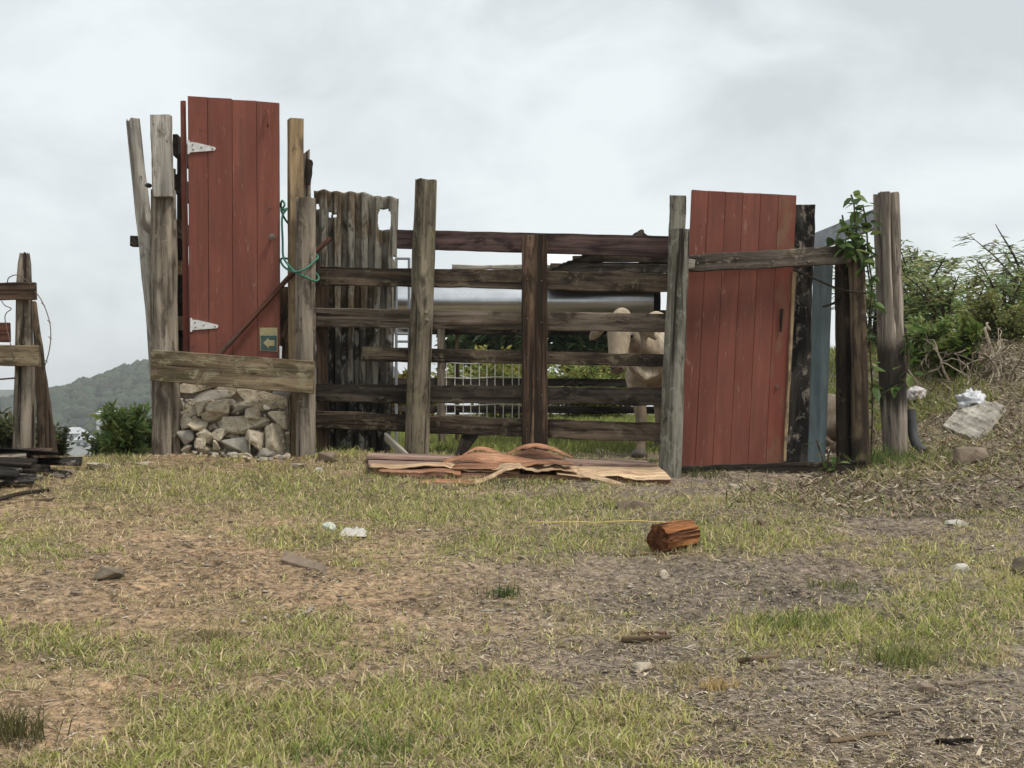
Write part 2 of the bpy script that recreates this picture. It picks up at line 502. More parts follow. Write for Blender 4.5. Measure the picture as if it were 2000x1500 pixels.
def red_paint(name, seed):
    m, t, b = mat_new(name, 0.62, 0.3)
    v = coords(t, (0.9, 9, 9)); n1 = tex(t, v, 1, 5, 0.6)
    v2 = coords(t, (3.0, 4.0, 4.0)); n2 = tex(t, v2, 1, 6, 0.65, 0.4)
    v3 = coords(t, (1.2, 60, 60)); n3 = tex(t, v3, 1, 3, 0.6)
    v4 = coords(t, (14, 22, 22)); n4 = tex(t, v4, 1, 4, 0.7)
    c = ramp(t, n1, [(0.3, (0.165, 0.049, 0.033)), (0.7, (0.235, 0.077, 0.051))])
    c = mix(t, ramp(t, n2, [(0.56, 0.0), (0.72, 0.55)]), c, (0.175, 0.060, 0.040))
    c = mix(t, ramp(t, n3, [(0.66, 0.0), (0.76, 0.6)]), c, (0.36, 0.16, 0.12))
    c = mix(t, ramp(t, n4, [(0.68, 0.0), (0.74, 0.85)]), c, (0.075, 0.026, 0.02))
    n5 = tex(t, coords(t, (1.4, 16, 16)), 1, 6, 0.7, 0.4)
    c = mix(t, ramp(t, n5, [(0.50, 0.0), (0.64, 0.6)]), c, (0.13, 0.05, 0.034))
    n6 = tex(t, coords(t, (1.0, 2.0, 2.0)), 1, 4, 0.6, 0.3)
    c = mix(t, 1.0, c, ramp(t, n6, [(0.3, 0.84), (0.7, 1.14)]), 'MULTIPLY')
    tc = N(t, 'ShaderNodeTexCoord'); sx = N(t, 'ShaderNodeSeparateXYZ'); t.links.new(tc.outputs['Object'], sx.inputs[0])
    ad = N(t, 'ShaderNodeMath', operation='MULTIPLY_ADD'); ad.inputs[1].default_value = 1.1
    t.links.new(n2, ad.inputs[0]); t.links.new(sx.outputs[0], ad.inputs[2])
    c = mix(t, ramp(t, ad.outputs[0], [(1.28, 0.0), (1.62, 0.6)]), c, (0.20, 0.125, 0.08))
    n7 = tex(t, coords(t, (5.0, 30, 30)), 1, 6, 0.75, 0.5)
    c = mix(t, ramp(t, n7, [(0.61, 0.0), (0.66, 0.75)]), c, (0.34, 0.20, 0.15))
    t.links.new(c, b.inputs['Base Color'])
    bump(t, b, n3, 0.35, 0.006)
    return m
M_red = red_paint('faded red paint', 1)
def red_worn():
    """red paint worn to brown towards the door's damp foot edge, patchy"""
    m, t, b = mat_new('worn red paint over bare wood', 0.75)
    v = coords(t, (1.0, 14, 14)); n1 = tex(t, v, 1, 5, 0.65)
    v2 = coords(t, (2.5, 6, 6)); n2 = tex(t, v2, 1, 5, 0.6, 0.3)
    c = ramp(t, n1, [(0.3, (0.16, 0.044, 0.031)), (0.7, (0.215, 0.064, 0.042))])
    c = mix(t, ramp(t, n2, [(0.48, 0.0), (0.66, 0.85)]), c, (0.20, 0.125, 0.075))
    t.links.new(c, b.inputs['Base Color'])
    bump(t, b, n1, 0.4, 0.008)
    return m
M_redworn = red_worn()

def simple(name, ca, cb, scale=6.0, rough=0.8, metal=0.0, bumpd=0.01, strength=0.4, spots=None, spots_at=0.62, spec=0.25, detail=6):
    m, t, b = mat_new(name, rough, spec)
    v = coords(t, (scale,) * 3)
    n1 = tex(t, v, 1, detail, 0.62, 0.2)
    c = ramp(t, n1, [(0.3, ca), (0.7, cb)])
    if spots:
        v2 = coords(t, (scale * 2.3,) * 3)
        n2 = tex(t, v2, 1, 5, 0.65, 0.3)
        c = mix(t, ramp(t, n2, [(spots_at, 0.0), (spots_at + 0.08, 1.0)]), c, spots)
    t.links.new(c, b.inputs['Base Color'])
    b.inputs['Metallic'].default_value = metal
    if bumpd: bump(t, b, n1, strength, bumpd)
    return m

M_blue = wood('faded blue paint', (0.235, 0.285, 0.30), (0.185, 0.235, 0.25), crack=(0.10, 0.12, 0.125), stain=(0.205, 0.24, 0.25), stain_amt=0.58, moss=(0.28, 0.32, 0.33), moss_amt=0.27, crack_at=0.2, pits=.27, rough=0.6)
M_stone = simple('rubble stone', (0.33, 0.275, 0.195), (0.60, 0.52, 0.40), 16, 0.95, bumpd=0.03, strength=1.0, spots=(0.20, 0.16, 0.115), spots_at=.58)
M_stone_dark = simple('dark rock', (0.12, 0.098, 0.072), (0.25, 0.205, 0.15), 12, 0.95, bumpd=0.02, strength=0.7)
M_stone_brown = simple('brown rock', (0.14, 0.105, 0.075), (0.27, 0.205, 0.15), 12, 0.95, bumpd=0.02, strength=0.7)
M_stone_pale = simple('pale rock', (0.34, 0.31, 0.25), (0.60, 0.57, 0.50), 14, 0.9, bumpd=0.02, strength=0.5)
M_concrete = simple('concrete', (0.24, 0.215, 0.18), (0.42, 0.385, 0.33), 9, 0.95, bumpd=0.015, strength=0.5, spots=(0.22, 0.19, 0.15))
M_steel = simple('galvanised steel', (0.55, 0.56, 0.57), (0.70, 0.71, 0.72), 5, 0.27, metal=1.0, bumpd=0.004, strength=0.2)
M_steel_dull = simple('dull grey steel', (0.22, 0.23, 0.25), (0.34, 0.35, 0.37), 8, 0.5, metal=0.4, bumpd=0.003)
M_white = simple('white paint', (0.55, 0.55, 0.53), (0.76, 0.76, 0.74), 30, 0.6, bumpd=0.003, spots=(0.34, 0.24, 0.17), spots_at=0.63)
M_whitewall = simple('white wall', (0.45, 0.45, 0.44), (0.55, 0.55, 0.53), 0.5, 0.8, bumpd=0)
M_houseroof = simple('pale roof', (0.42, 0.43, 0.45), (0.55, 0.56, 0.57), 0.5, 0.8, bumpd=0)
M_glassdark = simple('dark window', (0.03, 0.035, 0.04), (0.05, 0.055, 0.06), 1, 0.2, bumpd=0)
M_plastic = simple('thin white plastic', (0.48, 0.49, 0.50), (0.68, 0.69, 0.70), 12, 0.35, bumpd=0.01, spec=0.5)
M_plastic_pink = simple('dirty pale plastic', (0.50, 0.44, 0.42), (0.72, 0.66, 0.64), 12, 0.4, bumpd=0.01, spec=0.5)
M_blackmetal = simple('black sheet', (0.012, 0.012, 0.014), (0.03, 0.03, 0.032), 6, 0.85, bumpd=0.004, spec=0.08)
M_darkpipe = simple('dark plastic pipe', (0.035, 0.038, 0.042), (0.09, 0.09, 0.09), 9, 0.6, bumpd=0.004)
M_rope = simple('green rope', (0.03, 0.12, 0.085), (0.08, 0.24, 0.165), 90, 0.7, bumpd=0.004, strength=0.8)
M_wire = simple('rusty wire', (0.10, 0.07, 0.055), (0.20, 0.15, 0.12), 40, 0.7, bumpd=0)
M_whitewire = simple('pale wire', (0.50, 0.48, 0.44), (0.68, 0.66, 0.62), 40, 0.6, bumpd=0)
M_knob = simple('worn knob', (0.10, 0.075, 0.06), (0.24, 0.19, 0.16), 60, 0.5, metal=0.3, bumpd=0)
M_signgreen = simple('faded dark green print', (0.045, 0.085, 0.085), (0.075, 0.12, 0.115), 40, 0.6, bumpd=0)
M_signyellow = simple('faded yellow print', (0.34, 0.29, 0.15), (0.50, 0.44, 0.26), 50, 0.7, bumpd=0, spots=(0.22, 0.17, 0.07), spots_at=0.6)
M_string = simple('yellow string', (0.55, 0.42, 0.12), (0.7, 0.55, 0.2), 20, 0.7, bumpd=0)
M_darkroof = simple('dark rusty roof sheet', (0.045, 0.038, 0.032), (0.12, 0.095, 0.075), 5, 0.75, metal=0.2, bumpd=0.004)
M_whiteroof = simple('white roof sheet', (0.70, 0.71, 0.72), (0.82, 0.83, 0.84), 3, 0.5, bumpd=0.002)
M_cloth = simple('white rag', (0.42, 0.39, 0.34), (0.58, 0.55, 0.50), 20, 0.9, bumpd=0.01)
M_palegreen = simple('pale green lump', (0.42, 0.47, 0.40), (0.58, 0.62, 0.55), 25, 0.8, bumpd=0.01)

def corr_mat():
    m, t, b = mat_new('rusty peeling corrugated sheet', 0.8, 0.2)
    v = coords(t, (1.5, 5, 5), rand=False, loc=3); n1 = tex(t, v, 1, 6, 0.65, 0.3)
    v2 = coords(t, (6, 12, 12), rand=False, loc=8); n2 = tex(t, v2, 1, 6, 0.7, 0.5)
    v3 = coords(t, (3, 26, 26), rand=False, loc=5); n3 = tex(t, v3, 1, 4, 0.6)
    tc = N(t, 'ShaderNodeTexCoord'); sx = N(t, 'ShaderNodeSeparateXYZ'); t.links.new(tc.outputs['Object'], sx.inputs[0])
    v4 = coords(t, (2.0, 3.2, 3.2), rand=False, loc=2); n4 = tex(t, v4, 1, 4, 0.6, 0.4)
    low = N(t, 'ShaderNodeMath', operation='MULTIPLY_ADD'); low.inputs[1].default_value = 0.22; t.links.new(sx.outputs[0], low.inputs[0]); t.links.new(n4, low.inputs[2])
    c = ramp(t, n1, [(0.34, (0.06, 0.04, 0.027)), (0.43, (0.15, 0.112, 0.07)), (0.50, (0.27, 0.25, 0.205)), (0.60, (0.22, 0.20, 0.165)), (0.68, (0.10, 0.085, 0.06))])
    c = mix(t, ramp(t, low.outputs[0], [(0.47, 0.0), (0.53, 0.95)]), c, ramp(t, n2, [(0.41, (0.36, 0.35, 0.32)), (0.45, (0.045, 0.043, 0.038)), (0.6, (0.025, 0.025, 0.023))]))
    c = mix(t, ramp(t, n3, [(0.53, 0.0), (0.64, 0.85)]), c, (0.05, 0.035, 0.022))
    c = mix(t, ramp(t, n2, [(0.60, 0.0), (0.66, 0.9)]), c, (0.035, 0.032, 0.026))
    t.links.new(c, b.inputs['Base Color'])
    bump(t, b, n2, 0.4, 0.004)
    return m
M_corr = corr_mat()

def attr_mat(name, rough=0.8, trans=0.0, spec=0.2):
    m, t, b = mat_new(name, rough, spec)
    a = N(t, 'ShaderNodeAttribute', attribute_name='tint')
    t.links.new(a.outputs['Color'], b.inputs['Base Color'])
    if trans:
        tr = N(t, 'ShaderNodeBsdfTranslucent')
        mx = N(t, 'ShaderNodeMixShader'); mx.inputs[0].default_value = trans
        t.links.new(a.outputs['Color'], tr.inputs['Color'])
        t.links.new(b.outputs[0], mx.inputs[1]); t.links.new(tr.outputs[0], mx.inputs[2])
        t.links.new(mx.outputs[0], t.nodes['Material Output'].inputs['Surface'])
    return m
M_blade = attr_mat('grass blades', 0.6, 0.35)
M_litter = attr_mat('dry litter', 0.9)
M_pebble = attr_mat('pebbles', 0.95)
M_leaf = attr_mat('leaves', 0.5, 0.42, 0.3)

def ground_mat():
    m, t, b = mat_new('trodden soil', 0.97, 0.1)
    a = N(t, 'ShaderNodeAttribute', attribute_name='tint')
    v = coords(t, (2.2, 2.2, 2.2), rand=False); n1 = tex(t, v, 1, 8, 0.65, 0.3)
    v2 = coords(t, (24, 24, 24), rand=False); n2 = tex(t, v2, 1, 6, 0.7, 0.2)
    v3 = coords(t, (75, 75, 75), rand=False); n3 = tex(t, v3, 1, 4, 0.7)
    c = mix(t, 1.0, a.outputs['Color'], ramp(t, n1, [(0.30, 0.55), (0.70, 1.35)]), 'MULTIPLY')
    c = mix(t, 1.0, c, ramp(t, n2, [(0.36, 0.25), (0.64, 1.6)]), 'MULTIPLY')
    c = mix(t, ramp(t, n3, [(0.60, 0.0), (0.66, 0.8)]), c, (0.50, 0.44, 0.35))
    t.links.new(c, b.inputs['Base Color'])
    h = mix(t, 0.5, n2, n3)
    bump(t, b, h, 0.9, 0.02)
    return m
M_ground = ground_mat()

# ------------------------------------------------------------------ ground
GREEN = [  # px, py, rx, ry, amount of living grass in the photograph
    (450, 950, 330, 38, 1.0), (800, 985, 330, 42, 1.0), (1080, 985, 200, 40, 0.7), (230, 930, 170, 35, 0.7), (60, 1080, 140, 45, 0.5),
    (1500, 1045, 200, 48, 0.85), (1350, 990, 230, 30, 0.45), (1150, 1060, 160, 40, 0.6), (950, 1075, 260, 35, 0.6), (620, 1050, 140, 50, 0.55),
    (700, 1090, 160, 25, 0.5), (1230, 1170, 130, 35, 0.35), (1800, 1080, 220, 40, 0.35), (1900, 1180, 220, 60, 0.75), (1640, 1235, 260, 45, 0.75),
    (1850, 1265, 200, 45, 0.7), (100, 1250, 260, 45, 0.6), (420, 1290, 300, 40, 0.6), (780, 1265, 330, 40, 0.5), (620, 1210, 200, 40, 0.25),
    (520, 1430, 330, 70, 1.0), (880, 1390, 330, 60, 1.0), (1080, 1440, 260, 80, 0.95), (1180, 1380, 150, 50, 0.7), (350, 1490, 330, 50, 0.9), (1480, 1480, 120, 40, 0.3), (950, 1530, 700, 70, 0.7),
    (1760, 905, 120, 30, 0.8), (1600, 985, 220, 30, 0.45), (1900, 1010, 160, 40, .4), (650, 880, 60, 25, 0.8), (1150, 820, 250, 25, 1.0), (900, 860, 160, 25, 0.7)]
BARE = [  # px, py, rx, ry, strength
    (330, 1110, 250, 50, 0.9), (180, 1180, 220, 40, 0.8), (760, 1065, 90, 28, 0.7), (780, 1150, 330, 40, 0.7), (1450, 1150, 330, 45, 1.0), (1050, 1220, 300, 60, 0.45),
    (1700, 1430, 420, 120, 0.9), (1400, 1390, 220, 60, 0.5), (110, 1420, 150, 75, 1.0), (1250, 1290, 260, 45, 0.4), (1550, 1300, 150, 30, 0.3), (1800, 1000, 260, 60, 0.6), (80, 1160, 140, 50, 0.6)]

def to_px(x, y, z):
    return 1000 + x * F / np.maximum(y, .5), 750 - (z - CZ) * F / np.maximum(y, .5)

def blob(lst, px, py):
    s = np.zeros_like(px)
    for cx, cy, rx, ry, a in lst:
        s = np.maximum(s, a * np.exp(-(((px - cx) / rx) ** 2 + ((py - cy) / ry) ** 2) ** 1.4))
    return s

def green_at(x, y, z):
    px, py = to_px(x, y, z)
    g = blob(GREEN, px, py)
    b = blob(BARE, px, py)
    n = fbm(x * 2.3, y * 2.3, 31)
    n2 = fbm(x * 8, y * 8, 37, 3)
    v = .16 + g * 1.25 - b * 0.72 + (n - 0.5) * 1.3 + (n2 - 0.5) * 1.1
    v = np.where(y < 4.0, 0.4 + (n - 0.5) * 1.5, v)
    v = np.where(y > 13.0, 0.5 + (n - 0.5) * 1.2, v)
    return np.clip(v, 0, 1.2)

def axis(lo, f0, f1, hi, step, k=1.13):
    mid = list(np.arange(f0, f1 + 1e-6, step))
    a, s = [], step
    v = f0
    while v > lo: s *= k; v -= s; a.append(v)
    c, s = [], step
    v = f1
    while v < hi: s *= k; v += s; c.append(v)
    return np.array(a[::-1] + mid + c)

ax = axis(-1500, -3.6, 4.4, 1500, 0.028)
ay = axis(-200, 4.0, 12.4, 1500, 0.028)
gx, gy = np.meshgrid(ax, ay)
gzz = G(gx, gy)
fine = ((gy > 3.5) & (gy < 13) & (np.abs(gx) < 5))
gzz = gzz + fine * (0.024 * (fbm(gx * 15, gy * 15, 51, 3) - 0.5) + 0.012 * (vnoise(gx * 33, gy * 33, 52) - 0.5) - 0.018 * sstep(.66, .80, vnoise(gx * 6.3, gy * 6.3, 55)))
nx, ny = len(ax), len(ay)
gv = np.stack([gx.ravel(), gy.ravel(), gzz.ravel()], 1)
ii = (np.arange(ny - 1)[:, None] * nx + np.arange(nx - 1)[None, :]).ravel()
gq = np.stack([ii, ii + 1, ii + nx + 1, ii + nx], 1)
gr = green_at(gv[:, 0], gv[:, 1], gv[:, 2])
ppx, ppy = to_px(gv[:, 0], gv[:, 1], gv[:, 2])
tone = np.clip(sstep(550, 1300, ppx) * 0.9 + (fbm(gv[:, 0] * .9, gv[:, 1] * .9, 61) - .5) * .7, 0, 1)
c_red = np.array([0.34, 0.232, 0.14]); c_gry = np.array([0.225, 0.182, 0.143]); c_grn = np.array([0.155, 0.135, 0.07])
cc = c_red[None] * (1 - tone[:, None]) + c_gry[None] * tone[:, None]
dk = blob([(1500, 1150, 260, 45, 0.8), (400, 1105, 130, 22, 0.8), (1650, 1440, 330, 90, 0.5), (1350, 1100, 90, 20, .5)], ppx, ppy)
cc = cc * (1 - 0.42 * dk[:, None])
gg = np.clip(gr, 0, 1)[:, None] * 0.75
cc = cc * (1 - gg) + c_grn[None] * gg
farm = (sstep(25, 80, gv[:, 1]) + sstep(8, 40, np.abs(gv[:, 0])))[:, None].clip(0, 1)
cc = cc * (1 - farm) + np.array([0.075, 0.09, 0.035])[None] * farm
ground_me = big_mesh('ground', gv, gq, None, M_ground, cc)
ground_me.polygons.foreach_set('use_smooth', [True] * len(ground_me.polygons))
ground = put('ground', ground_me)
tag(ground, 'trodden brown soil rising to the corral with worn grass patches', 'ground', kind='structure')

# ------------------------------------------------------------------ far hills
def hill(name, x0, x1, y0, y1, crest, base, nxh, nyh, ca, cb, amp, label):
    X = np.linspace(x0, x1, nxh); Yv = np.linspace(y0, y1, nyh)
    hx, hy = np.meshgrid(X, Yv)
    u = (hy - y0) / (y1 - y0)
    cz = crest(hx, hy)
    prof = np.sin(np.clip(u / 0.62, 0, 1) * math.pi / 2) ** 1.15
    prof = np.where(u > 0.62, 1 - ((u - 0.62) / 0.38) ** 2 * 0.6, prof)
    hz = base + (cz - base) * prof + amp * 3 * (fbm(hx / 70, hy / 70, 71) - .5) * (u < .55) + amp * (fbm(hx / 9, hy / 9, 77, 3) - .5)
    v = np.stack([hx.ravel(), hy.ravel(), hz.ravel()], 1)
    i2 = (np.arange(nyh - 1)[:, None] * nxh + np.arange(nxh - 1)[None, :]).ravel()
    q = np.stack([i2, i2 + 1, i2 + nxh + 1, i2 + nxh], 1)
    m = simple(name + ' woodland floor', ca, cb, 0.06, 0.95, bumpd=0)
    o = put(name, big_mesh(name, v, q, None, m))
    tag(o, label, 'hill', kind='structure')
    return (X, Yv, hz)

def crest1(hx, hy):
    px = 1000 + hx * F / 720.0
    py = np.interp(px, [-400, 0, 60, 100, 160, 220, 280, 400, 560, 800], [880, 800, 784, 776, 762, 748, 729, 705, 690, 720])
    return CZ + (750 - py) * 720.0 / F
H1 = hill('hill', -380, -60, 420, 900, crest1, -80, 160, 140, (0.035, 0.055, 0.03), (0.07, 0.09, 0.045), 2.0, 'wooded green hillside across the valley')
def crest2(hx, hy):
    px = 1000 + hx * F / 1250.0
    py = np.interp(px, [-900, -200, 0, 40, 120, 300], [770, 752, 763, 770, 810, 880])
    return CZ + (750 - py) * 1250.0 / F
hill('distant_hill', -1200, -260, 1000, 1450, crest2, -82, 80, 40, (0.045, 0.06, 0.04), (0.07, 0.085, 0.05), 4.0, 'blue grey ridge far beyond the wooded hillside')

# woodland on the hill: crowns that read as one mass
def woodland():
    X, Yv, hz = H1
    n = 9500
    xs = rng.uniform(-330, -120, n); ys = rng.uniform(430, 735, n)
    ix = np.clip(np.searchsorted(X, xs), 1, len(X) - 1); iy = np.clip(np.searchsorted(Yv, ys), 1, len(Yv) - 1)
    zs = hz[iy, ix]
    bm = bmesh.new(); bmesh.ops.create_icosphere(bm, subdivisions=1, radius=1.0)
    bv = np.array([v.co[:] for v in bm.verts]); bf = np.array([[v.index for v in f.verts] for f in bm.faces]); bm.free()
    r = rng.gamma(4, .55, n).clip(.9, 4.5)
    V = bv[None] * r[:, None, None] * np.stack([np.ones(n), np.ones(n), rng.uniform(.7, 1.1, n)], 1)[:, None, :]
    V = V * rng.uniform(.72, 1.2, (n, len(bv), 1))
    V[:, :, 0] += xs[:, None]; V[:, :, 1] += ys[:, None]; V[:, :, 2] += zs[:, None] + 1.0
    Fc = bf[None] + (np.arange(n) * len(bv))[:, None, None]
    base = np.array([0.055, 0.08, 0.035])
    col = base[None] * rng.uniform(.55, 1.5, (n, 1)) * np.stack([rng.uniform(.8, 1.3, n), np.ones(n), rng.uniform(.8, 1.2, n)], 1)
    me = big_mesh('woodland', V.reshape(-1, 3), None, Fc.reshape(-1, 3), M_leaf, np.repeat(col, len(bv), 0))
    tag(put('woodland', me), 'dense green trees covering the far hillside', 'woodland', kind='stuff')
woodland()

def house(px, py, Y, w, h, d, label, windows):
    base = P(px, py, Y)
    root = thing('house', label, 'house', base, 'white houses on the far hillside')
    def boxm(name, x0, x1, y0, y1, z0, z1, mat, par):
        v = [base + Vector((x, y, z)) for x in (x0, x1) for y in (y0, y1) for z in (z0, z1)]
        return emit(name, v, [(0, 1, 3, 2), (4, 6, 7, 5), (0, 4, 5, 1), (2, 3, 7, 6), (0, 2, 6, 4), (1, 5, 7, 3)], mat, par)
    wall = boxm('wall', -w / 2, w / 2, 0, d, -6, h, M_whitewall, root)
    e_ = 0.5
    v = [base + Vector(p) for p in [(-w / 2 - e_, -e_, h), (w / 2 + e_, -e_, h), (w / 2 + e_, d + e_, h), (-w / 2 - e_, d + e_, h), (-w / 4, d / 2, h + 2.0), (w / 4, d / 2, h + 2.0)]]
    emit('roof', v, [(0, 1, 5, 4), (1, 2, 5), (2, 3, 4, 5), (3, 0, 4), (3, 2, 1, 0)], M_houseroof, root)
    for i in range(windows):
        x = -w / 2 + w * (i + .5) / windows
        boxm('window', x - .6, x + .6, -0.06, 0.1, h * .35, h * .75, M_glassdark, root)
house(140, 868, 470, 6.5, 3.6, 7, 'small white house with pale hipped roof low on the hillside', 3)
house(160, 878, 450, 4.5, 3.0, 6, 'little white house just below the other hillside house', 2)
house(207, 820, 560, 7.5, 2.4, 6, 'long low pale grey house halfway up the hillside', 4)
house(249, 806, 600, 6.0, 3.4, 7, 'white house highest on the hillside above the bushes', 3)

# ------------------------------------------------------------------ corral fence in the middle
YL, YR = 11.35, 10.72
def yr(px): return YL + (YR - YL) * (px - 617) / (1300 - 617)
fence = thing('corral_fence', 'weathered plank corral fence with six horizontal rails between round posts', 'fence', P(1045, 890, 10.95))
def rail(xl, ytl, ybl, xr, ytr, ybr, mat, **kw):
    return hslab('rail', xl, ytl, ybl, xr, ytr, ybr, yr(xl), 0.045, mat, fence, Yr=yr(xr), n=26, **kw)
rail(775, 448, 485, 1310, 461, 503, M_rail_purple, rough=0.003)
rail(626, 521, 557, 1306, 533, 571, M_rail, rough=0.013)
rail(612, 601, 638, 1304, 613, 649, M_rail_grey, rough=0.005)
rail(707, 677, 706, 1300, 692, 716, M_rail, rough=0.006)
rail(612, 750, 785, 1296, 756, 791, M_rail_black, rough=0.016)
rail(612, 803, 837, 1293, 826, 864, M_rail, rough=0.014)
log_px('post', [(832, 352, 42), (828, 480, 44), (824, 600, 45), (818, 750, 47), (814, 885, 48), (812, 925, 48)], 11.10, M_post2, fence, seed=3)
log_px('post', [(1327, 449, 41), (1322, 600, 41), (1315, 750, 43), (1309, 900, 43), (1307, 960, 45)], 10.60, M_post3, fence, seed=5, rough=0.07)
vslab('post_extension', 1310, 1341, 381, 1307, 1338, 480, 10.55, 0.075, M_post3, fence, rough=0.006)
vslab('upright', 1019, 1044, 460, 1019, 1043, 890, 10.885, 0.06, M_upright, fence, n=20)
vslab('upright', 1042, 1069, 459, 1041, 1070, 892, 10.89, 0.055, M_upright, fence, n=20)
vslab('upright', 616, 640, 535, 618, 641, 890, 11.42, 0.05, M_upright, fence, n=20)
for (x, y) in [(833, 609), (835, 623)]:
    loft('bolt', [P(x, y, 10.985), P(x, y, 11.04)], [0.012, 0.012], M_bleached, fence, n=10)
for xl in (626, 900, 1160):
    pass
for (x, y) in [(640, 535), (640, 548), (1030, 475), (1030, 545), (1058, 548), (1030, 622), (1058, 630), (1030, 700), (1058, 772), (1030, 838), (1280, 550), (1280, 632), (1275, 775)]:
    yy = (10.88 if 1019 < x < 1070 else yr(x) - 0.004)
    loft('nail', [P(x, y, yy), P(x, y, yy + 0.03)], [0.006, 0.005], M_wire, fence, n=6)

# corrugated sheet behind the rails
def corrugated():
    Y0 = 11.52
    nc, nr = 150, 100
    holes = [(751, 429, 12.5, 20, 4), (621, 405, 3.5, 6, 2), (645, 419, 3, 5, 2), (654, 421, 4, 3.5, 2), (691, 436, 2, 2, 2), (770, 505, 3, 4, 2)]
    verts, keep = [], []
    for j in range(nr + 1):
        v = j / nr
        for i in range(nc + 1):
            u = i / nc
            ytop = np.interp(u, [0, .12, .3, .5, .66, .72, .85, 1], [372, 371, 375, 375, 378, 384, 383, 387]) + 1.5 * math.sin(u * 40)
            px = (613 + (779 - 613) * u) * (1 - v) + (622 + (762 - 622) * u) * v
            py = ytop + (885 - ytop) * v
            ph = u * 6.1 * 2 * math.pi + 0.5
            d = 0.05 * max(-.7, min(.7, 1.5 * math.sin(ph))) + 0.01 * mnoise.noise(Vector((u * 3, v * 4, 1)))
            verts.append((P(px, py, Y0 + d), px, py))
    faces = []
    for j in range(nr):
        for i in range(nc):
            a = j * (nc + 1) + i
            q = (a, a + 1, a + nc + 2, a + nc + 1)
            mx = sum(verts[k][1] for k in q) / 4; my = sum(verts[k][2] for k in q) / 4
            if any((abs((mx - hx) / rx) ** p + abs((my - hy) / ry) ** p) < 1 for hx, hy, rx, ry, p in holes):
                continue
            if my > 860 and mnoise.noise(Vector((mx * .06, 0, 0))) > (885 - my) / 25: continue
            faces.append(q)
    o = emit('corrugated_sheet', [v[0] for v in verts], faces, M_corr, None, (0, 0, -1), (0, -1, 0), True, 60)
    s = o.modifiers.new('thickness', 'SOLIDIFY'); s.thickness = 0.003
    tag(o, 'rusty corrugated metal sheet with a torn hole, standing behind the rails', 'metal sheet')
corrugated()

o = slab('propped_plank', P(750, 846, 11.2), P(800, 893, 10.93), P(795, 905, 10.95), P(751, 862, 11.22), 0.03, M_bleached, n=6)
tag(o, 'short grey plank end leaning at the foot of the mossy round post', 'plank')
o = slab('broken_board', P(900, 848, 11.12), P(888, 890, 10.98), P(902, 892, 10.98), P(934, 848, 11.12), 0.03, M_black, n=6, rough=0.012)
tag(o, 'blackened broken board slanting below the lowest rail', 'board')

# ------------------------------------------------------------------ left frame with posts
frame = thing('post_frame', 'two round posts joined by a wide mossy board above rubble', 'post frame', P(455, 890, 10.98))
log_px('post', [(319, 372, 47), (320, 450, 50), (319, 560, 53), (322, 690, 52), (325, 780, 53), (326, 905, 56)], 11.04, M_grey, frame, seed=8, cracks=5)
vslab('block', 293, 331, 224, 297, 336, 384, 10.90, 0.09, M_silver, frame, rough=0.004, n=12)
log_px('post', [(597, 388, 37), (597, 480, 39), (597, 560, 40), (597, 700, 39), (598, 925, 39)], 11.0, M_grey, frame, seed=12, cracks=3)
hslab('cross_board', 295, 682, 744, 612, 705, 770, 10.84, 0.06, M_lowboard, frame, n=24, rough=0.006)
o = log_px('leaning_post', [(260, 236, 27), (268, 320, 28), (278, 400, 29), (291, 520, 31), (302, 640, 30), (322, 910, 32)], 11.27, M_silver, seed=21, rough=0.09, cracks=6, capr=0.02)
tag(o, 'slim silver grey log leaning outward behind the rubble posts', 'post')
o = loft('branch_stub', [P(286, 362, 11.12), P(289, 362, 11.0), P(293, 363, 10.93)], [0.012, 0.02, 0.016], M_black, frame, n=8, rough=.2)

# slatted side fence running back from the left post, seen end-on
side = thing('side_fence', 'dark slatted side fence running back between grey post and red door', 'fence', P(345, 880, 11.6))
for k, (x0, x1, a, b, m) in enumerate([(337, 349, 262, 304, M_black), (341, 353, 340, 378, M_black), (342, 354, 428, 466, M_brown), (343, 356, 508, 536, M_tan), (344, 356, 560, 590, M_black), (344, 357, 617, 645, M_lowboard), (345, 358, 660, 690, M_black)]):
    A = P(x0, a, 11.25); B = P(x0, a, 11.25) + Vector((-0.10, 1.9, -0.02)); h = (b - a) * 11.25 / F
    slab('slat', A, B, B - Vector((0, 0, h)), A - Vector((0, 0, h)), 0.045, m, side, n=8, rough=.008)
loft('post', [P(346, 300, 11.33) + Vector((.02, 0, 0)), P(347, 900, 11.33) + Vector((0.02, 0, 0))], [0.02, 0.03], M_black, side, n=10, rough=.1)
loft('post', [P(330, 330, 12.9), P(330, 900, 12.9) - Vector((0, 0, 1.0))], [0.06, 0.07], M_black, side, n=10, rough=.1)
hslab('beam', 255, 460, 481, 352, 462, 483, 11.40, 0.07, M_rail_black, side, n=6)

